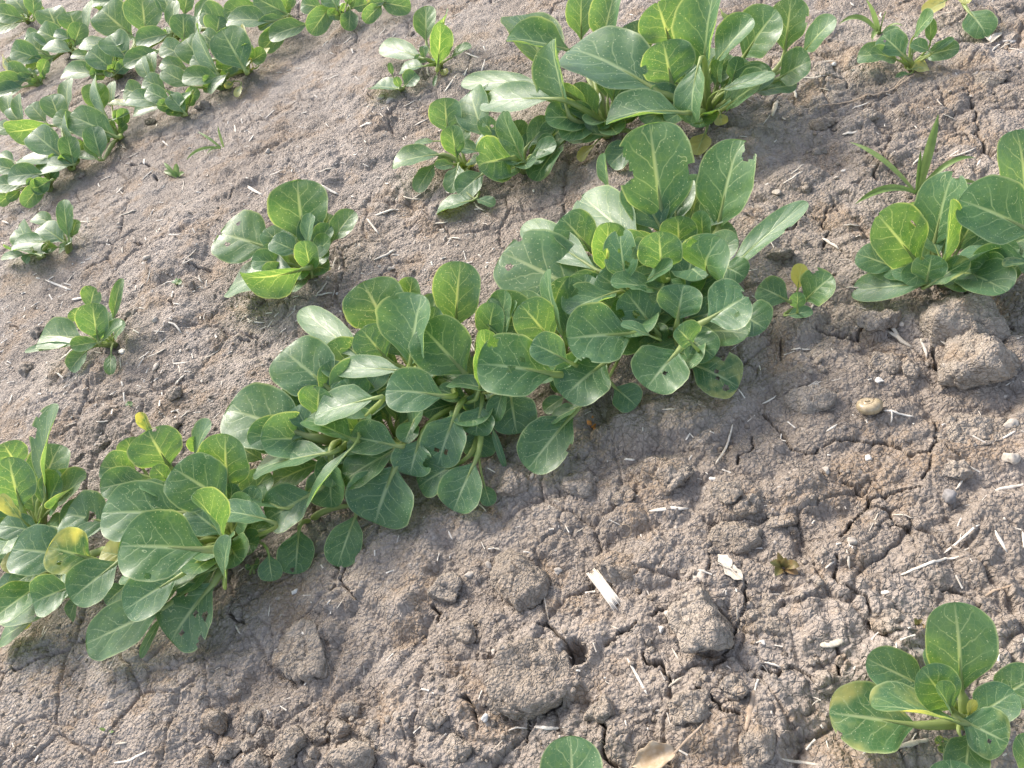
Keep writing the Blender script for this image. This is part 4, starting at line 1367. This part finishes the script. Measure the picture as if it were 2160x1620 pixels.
straw(4, [1180, 692, 1250, 640, 1340, 588], 16, 'short twig fork lying against the long twig', M_TWIG, None, 'twig', .003, cat='twig')
straw(4, [250, 892, 268, 830, 288, 768], 38, 'short grey split stalk below the largest plant', M_STRAW)
straw(4, [780, 1025, 840, 1010, 895, 998], 34, 'pale broken straw between the long twig and grass weed', M_PALE)
straw(4, [330, 1402, 400, 1360, 480, 1308], 16, 'grey straw between two tall leaves and the grass weed', M_PALE)
straw(12, [1900, 290, 1980, 320, 2060, 400], 12, 'thin grey stem across a papery leaf scrap', M_STRAW, lift=.003)
GRP = 'straw fragments scattered on the soil'
LST = 'pale dry straw fragment scattered on the soil'
for z_, p_, w_ in ((5, (1040, 500, 1120, 390), 11), (5, (260, 570, 410, 630), 17), (5, (410, 240, 540, 238), 13), (5, (370, 600, 435, 520), 9), (5, (1410, 40, 1490, 80), 17), (5, (1830, 30, 1930, 85), 19),
                   (5, (2090, 220, 2160, 310), 14), (5, (700, 380, 700, 420), 10), (5, (1025, 1040, 1030, 1110), 11), (5, (1490, 1160, 1500, 1210), 13), (5, (410, 680, 480, 670), 24), (5, (800, 620, 830, 595), 10),
                   (2, (640, 710, 740, 570), 20), (2, (410, 955, 510, 910), 16), (2, (800, 410, 920, 455), 16), (2, (920, 555, 950, 455), 14), (2, (0, 972, 90, 940), 32), (2, (790, 590, 820, 530), 18),
                   (14, (480, 400, 600, 390), 14), (14, (1720, 940, 1830, 880), 14), (14, (1080, 1400, 1220, 1405), 12), (14, (940, 1500, 1010, 1370), 8), (14, (1700, 1480, 1770, 1610), 24), (14, (690, 885, 755, 845), 15), (14, (1500, 320, 1460, 300), 26),
                   (14, (1590, 830, 1650, 880), 10), (13, (1340, 320, 1370, 370), 14), (13, (660, 1000, 730, 990), 12), (13, (200, 1100, 220, 1060), 18), (13, (440, 520, 475, 490), 10), (13, (490, 520, 520, 490), 10), (13, (1920, 230, 1960, 180), 9), (13, (1530, 275, 1540, 205), 9),
                   (13, (2075, 610, 2072, 550), 9), (13, (1010, 760, 1012, 730), 9), (13, (230, 420, 280, 330), 9), (4, (850, 840, 990, 770), 18), (4, (1590, 1195, 1670, 1140), 15), (4, (1800, 1270, 1830, 1215), 15), (4, (1900, 1258, 1960, 1245), 16), (4, (450, 210, 520, 180), 14), (4, (840, 20, 870, 50), 16),
                   (1, (2010, 905, 2090, 835), 14), (1, (1890, 1080, 1930, 1025), 18), (1, (960, 1200, 1060, 1160), 12), (1, (1100, 1255, 1100, 1210), 20), (1, (1220, 1060, 1280, 1110), 14), (1, (1880, 1410, 1995, 1480), 20), (1, (1385, 1460, 1395, 1360), 10), (1, (1790, 1010, 1780, 950), 14), (1, (890, 1430, 940, 1480), 10),
                   (8, (1230, 1565, 1480, 1555), 30), (8, (1070, 1230, 1140, 1235), 20), (8, (1460, 1110, 1485, 1060), 14), (8, (1530, 880, 1590, 910), 8), (8, (1310, 915, 1400, 920), 14), (6, (2010, 1500, 2130, 1495), 12), (6, (1990, 400, 2090, 340), 12), (12, (1200, 685, 1275, 740), 8), (12, (1600, 830, 1640, 900), 14), (12, (140, 60, 170, 120), 14), (12, (380, 1060, 490, 990), 10), (12, (430, 1500, 510, 1410), 8)):
    straw(z_, list(p_), w_, LST, M_PALE if w_ > 13 else M_STRAW, GRP)
# the rest of the scatter: copies of a few fragments, dense on the upper-left bed
PRO = []
for k in range(9):
    v, f = stick_mesh(1.0, random.uniform(.09, .17), random.uniform(-.12, .12), k + 50)
    me = bpy.data.meshes.new('straw_fragment')
    me.from_pydata([tuple(x) for x in v], [], f)
    me.polygons.foreach_set('use_smooth', [True] * len(me.polygons))
    me.materials.append((M_PALE, M_PALE, M_STRAW)[k % 3])
    PRO.append(me)
cnt = 0
rs = random.Random(99)
while cnt < 235:
    px, py = rs.uniform(0, 2160), rs.uniform(0, 1620)
    dens = 1.0 if (px < 1050 and py < 900) else .35 if py < 900 else .16
    if rs.random() > dens:
        continue
    c = on_ground(px, py)
    L = rs.uniform(10, 42) / 1654 * (1.6 if py < 800 else .8)
    o = bpy.data.objects.new('straw_fragment', PRO[rs.randrange(9)])
    a = rs.uniform(0, 6.28)
    e = Vector((-math.sin(a), math.cos(a))) * L * .5
    h0, h1 = gz(c.x - e.x, c.y - e.y), gz(c.x + e.x, c.y + e.y)
    o.location = (c.x, c.y, max((h0 + h1) / 2, c.z) + .0008)
    o.rotation_euler = (math.atan2(h1 - h0, L) * .8, rs.uniform(-.2, .2), a)
    o.scale = (L, L, L)
    COL.objects.link(o)
    tag(o, LST, 'straw', GRP)
    cnt += 1

# curly rootlets and dried leaf litter ----------------------------------------------------
def sheet(zm, x0, y0, x1, y1, w_, label, mat, name, cat, curl=.4, lift=.002):
    a, b = on_ground(*zp(zm, x0, y0)), on_ground(*zp(zm, x1, y1))
    base = (a + b) / 2
    k = 1 / ZOOM[zm][2] / pxm(base)
    ax = (b - a)
    L = ax.length
    ax.normalize()
    S = ax.cross(UP).normalized()
    N = S.cross(ax)
    rd = random.Random(int(x0 + y0))
    ph = rd.uniform(0, 6)
    vs, fs = [], []
    nu, nv = 9, 14
    for j in range(nv):
        v = j / (nv - 1)
        ww = w_ * k * .5 * max(.04, wprof(v, 1.0, .7)) * (1 + .12 * math.sin(v * 17 + ph))
        for i in range(nu):
            u = -1 + 2 * i / (nu - 1)
            vs.append(a + ax * (v * L) + S * (u * ww) + N * (lift + curl * ww * u * u + .05 * L * math.sin(v * 5 + ph) * .5 + .1 * ww * math.sin(u * 4 + v * 9)) - base)
    for j in range(nv - 1):
        for i in range(nu - 1):
            q = j * nu + i
            fs.append((q, q + 1, q + nu + 1, q + nu))
    o = mesh_obj(name, vs, fs, mat, loc=base)
    md = o.modifiers.new('thickness', 'SOLIDIFY')
    md.thickness = .0005
    tag(o, label, cat)
    return o


sheet(12, 1340, 1600, 1630, 1500, 150, 'tan dry husk curled open under a slim twig', M_HUSK, 'dry_husk', 'husk', .8, .003)
sheet(12, 1900, 230, 1990, 310, 70, 'papery torn leaf scrap under a thin stem', M_STRAW, 'leaf_scrap', 'leaf scrap', .3)
sheet(12, 1930, 300, 2060, 390, 80, 'translucent skeleton leaf scrap beside the torn scrap', M_STRAW, 'leaf_scrap', 'leaf scrap', .3)
sheet(4, 1850, 250, 1900, 330, 40, 'fluffy grey straw shred under the round grey leaf', M_PALE, 'straw_shred', 'straw', .5)
sheet(4, 1990, 250, 1900, 350, 50, 'second fluffy grey straw shred beside the first under the round grey leaf', M_STRAW, 'straw_shred', 'straw', .5)
for (z_, cx, cy, r_, a0, a1, lb) in ((12, 1290, 70, 45, -2.6, 2.0, 'fine looped rootlet on the upper clod face'), (12, 1690, 1420, 110, -1.3, 1.4, 'fine looped rootlet by the dry husk')):
    straw(z_, sum([[cx + r_ * math.cos(a0 + (a1 - a0) * i / 7), cy + r_ * math.sin(a0 + (a1 - a0) * i / 7)] for i in range(8)], []), 7, lb, M_HUSK, None, 'rootlet', .002, cat='rootlet')


# snail shell ------------------------------------------------------------------------------
def snail():
    c = on_ground(*zp(14, 940, 775))
    r_ = 96 / ZOOM[14][2] / pxm(c)
    root = empty('snail_shell', c)
    tag(root, 'glossy tan snail shell half sunk in cracked soil', 'snail shell')
    pts, rad = [], []
    n = 70
    for i in range(n):
        t = i / (n - 1)
        a = t * 2 * math.pi * 2.6
        g = .10 + .90 * t ** 1.5
        pts.append(Vector((math.cos(a) * r_ * .52 * g, math.sin(a) * r_ * .52 * g, r_ * (.95 - .50 * t))))
        rad.append(r_ * .38 * g)
    v, f = tube(pts, rad, UP, 1.1, 12)
    mesh_obj('whorl', v, f, M_SHELL, root)
    lip = []
    d = (pts[-1] - pts[-2]).normalized()
    b = d.cross(UP).normalized()
    for i in range(17):
        a = 2 * math.pi * i / 16
        lip.append(pts[-1] + UP * (math.cos(a) * rad[-1] * 1.1) + b * (math.sin(a) * rad[-1]))
    v, f = tube(lip, [r_ * .04] * 17, d, 1, 6)
    mesh_obj('lip', v, f, M_SHELL, root)
    root.rotation_euler = (.35, .2, 2.4)


snail()


# crumbs and chaff: nobody could count these -------------------------------------------------
def scatter_crumbs():
    bm = bmesh.new()
    bmesh.ops.create_icosphere(bm, subdivisions=1, radius=1)
    bv = np.array([v.co[:] for v in bm.verts])
    bf = np.array([[v.index for v in f.verts] for f in bm.faces])
    bm.free()
    n = 20000
    y = -0.45 + 2.4 * rng.random(n) ** 1.25
    x = (rng.random(n) * 1.7 - .82) * .78 * (1 + (y + .62) * .30)
    z = np.array([gz(a, b) for a, b in zip(x, y)])
    clump = vnoise(x * 9, y * 9, 5) + .5 * vnoise(x * 25, y * 25, 6)
    keep = clump > -0.22 + .3 * rng.random(n)
    x, y, z = x[keep], y[keep], z[keep]
    n = len(x)
    s = .0009 + .0034 * rng.random(n) ** 3.2 * np.clip(1.15 - 0.9 * np.clip(y, 0, 1), .25, 1)
    dv = bv[None] * (1 + .42 * (rng.random((n, len(bv), 3)) - .5)) * s[:, None, None] * np.array([1, 1, .6])
    P = dv + np.stack([x, y, z + s * .08], 1)[:, None, :]
    F = bf[None] + (np.arange(n) * len(bv))[:, None, None]
    o = mesh_obj('soil_crumbs', P.reshape(-1, 3), F.reshape(-1, 3).tolist(), M_CLOD, smooth=True)
    tag(o, 'loose soil crumbs strewn over the field', 'soil crumbs', None, 'stuff')
    # chaff: slivers of straw, some millimetres long
    n = 3200
    px, py = rng.random(n) * 2160, rng.random(n) * 1620
    keep = rng.random(n) < np.where((px < 1050) & (py < 900), 1.0, .16)
    vs, fs = [], []
    pts = [at(a, b, 0.0) for a, b in zip(px[keep], py[keep])]
    X, Y = np.array([p.x for p in pts]), np.array([p.y for p in pts])
    Zs = np.array([gz(a, b) for a, b in zip(X, Y)])
    for i in range(len(pts)):
        a = rng.random() * 6.28
        L, W = .002 + .012 * rng.random() ** 2, .0003 + .0006 * rng.random()
        if Y[i] > 0.12:
            L, W = L * 1.5, W * 1.7
        dx, dy = math.cos(a), math.sin(a)
        t = rng.uniform(-.35, .35)
        k = len(vs)
        for e, sg, up in ((-1, -1, 0), (-1, 1, 0), (1, 1, 0), (1, -1, 0), (0, 0, 1)):
            vs.append((X[i] + dx * L * .5 * e - dy * W * sg, Y[i] + dy * L * .5 * e + dx * W * sg, Zs[i] + .0008 + t * L * .5 * e + up * W))
        fs += [(k, k + 1, k + 4), (k + 1, k + 2, k + 4), (k + 2, k + 3, k + 4), (k + 3, k, k + 4), (k + 3, k + 2, k + 1, k)]
    o = mesh_obj('straw_chaff', vs, fs, M_PALE, smooth=False)
    tag(o, 'fine pale straw chaff strewn over the field', 'chaff', None, 'stuff')


scatter_crumbs()
print('leaves', LEAFN[0], 'objects', len(bpy.data.objects))
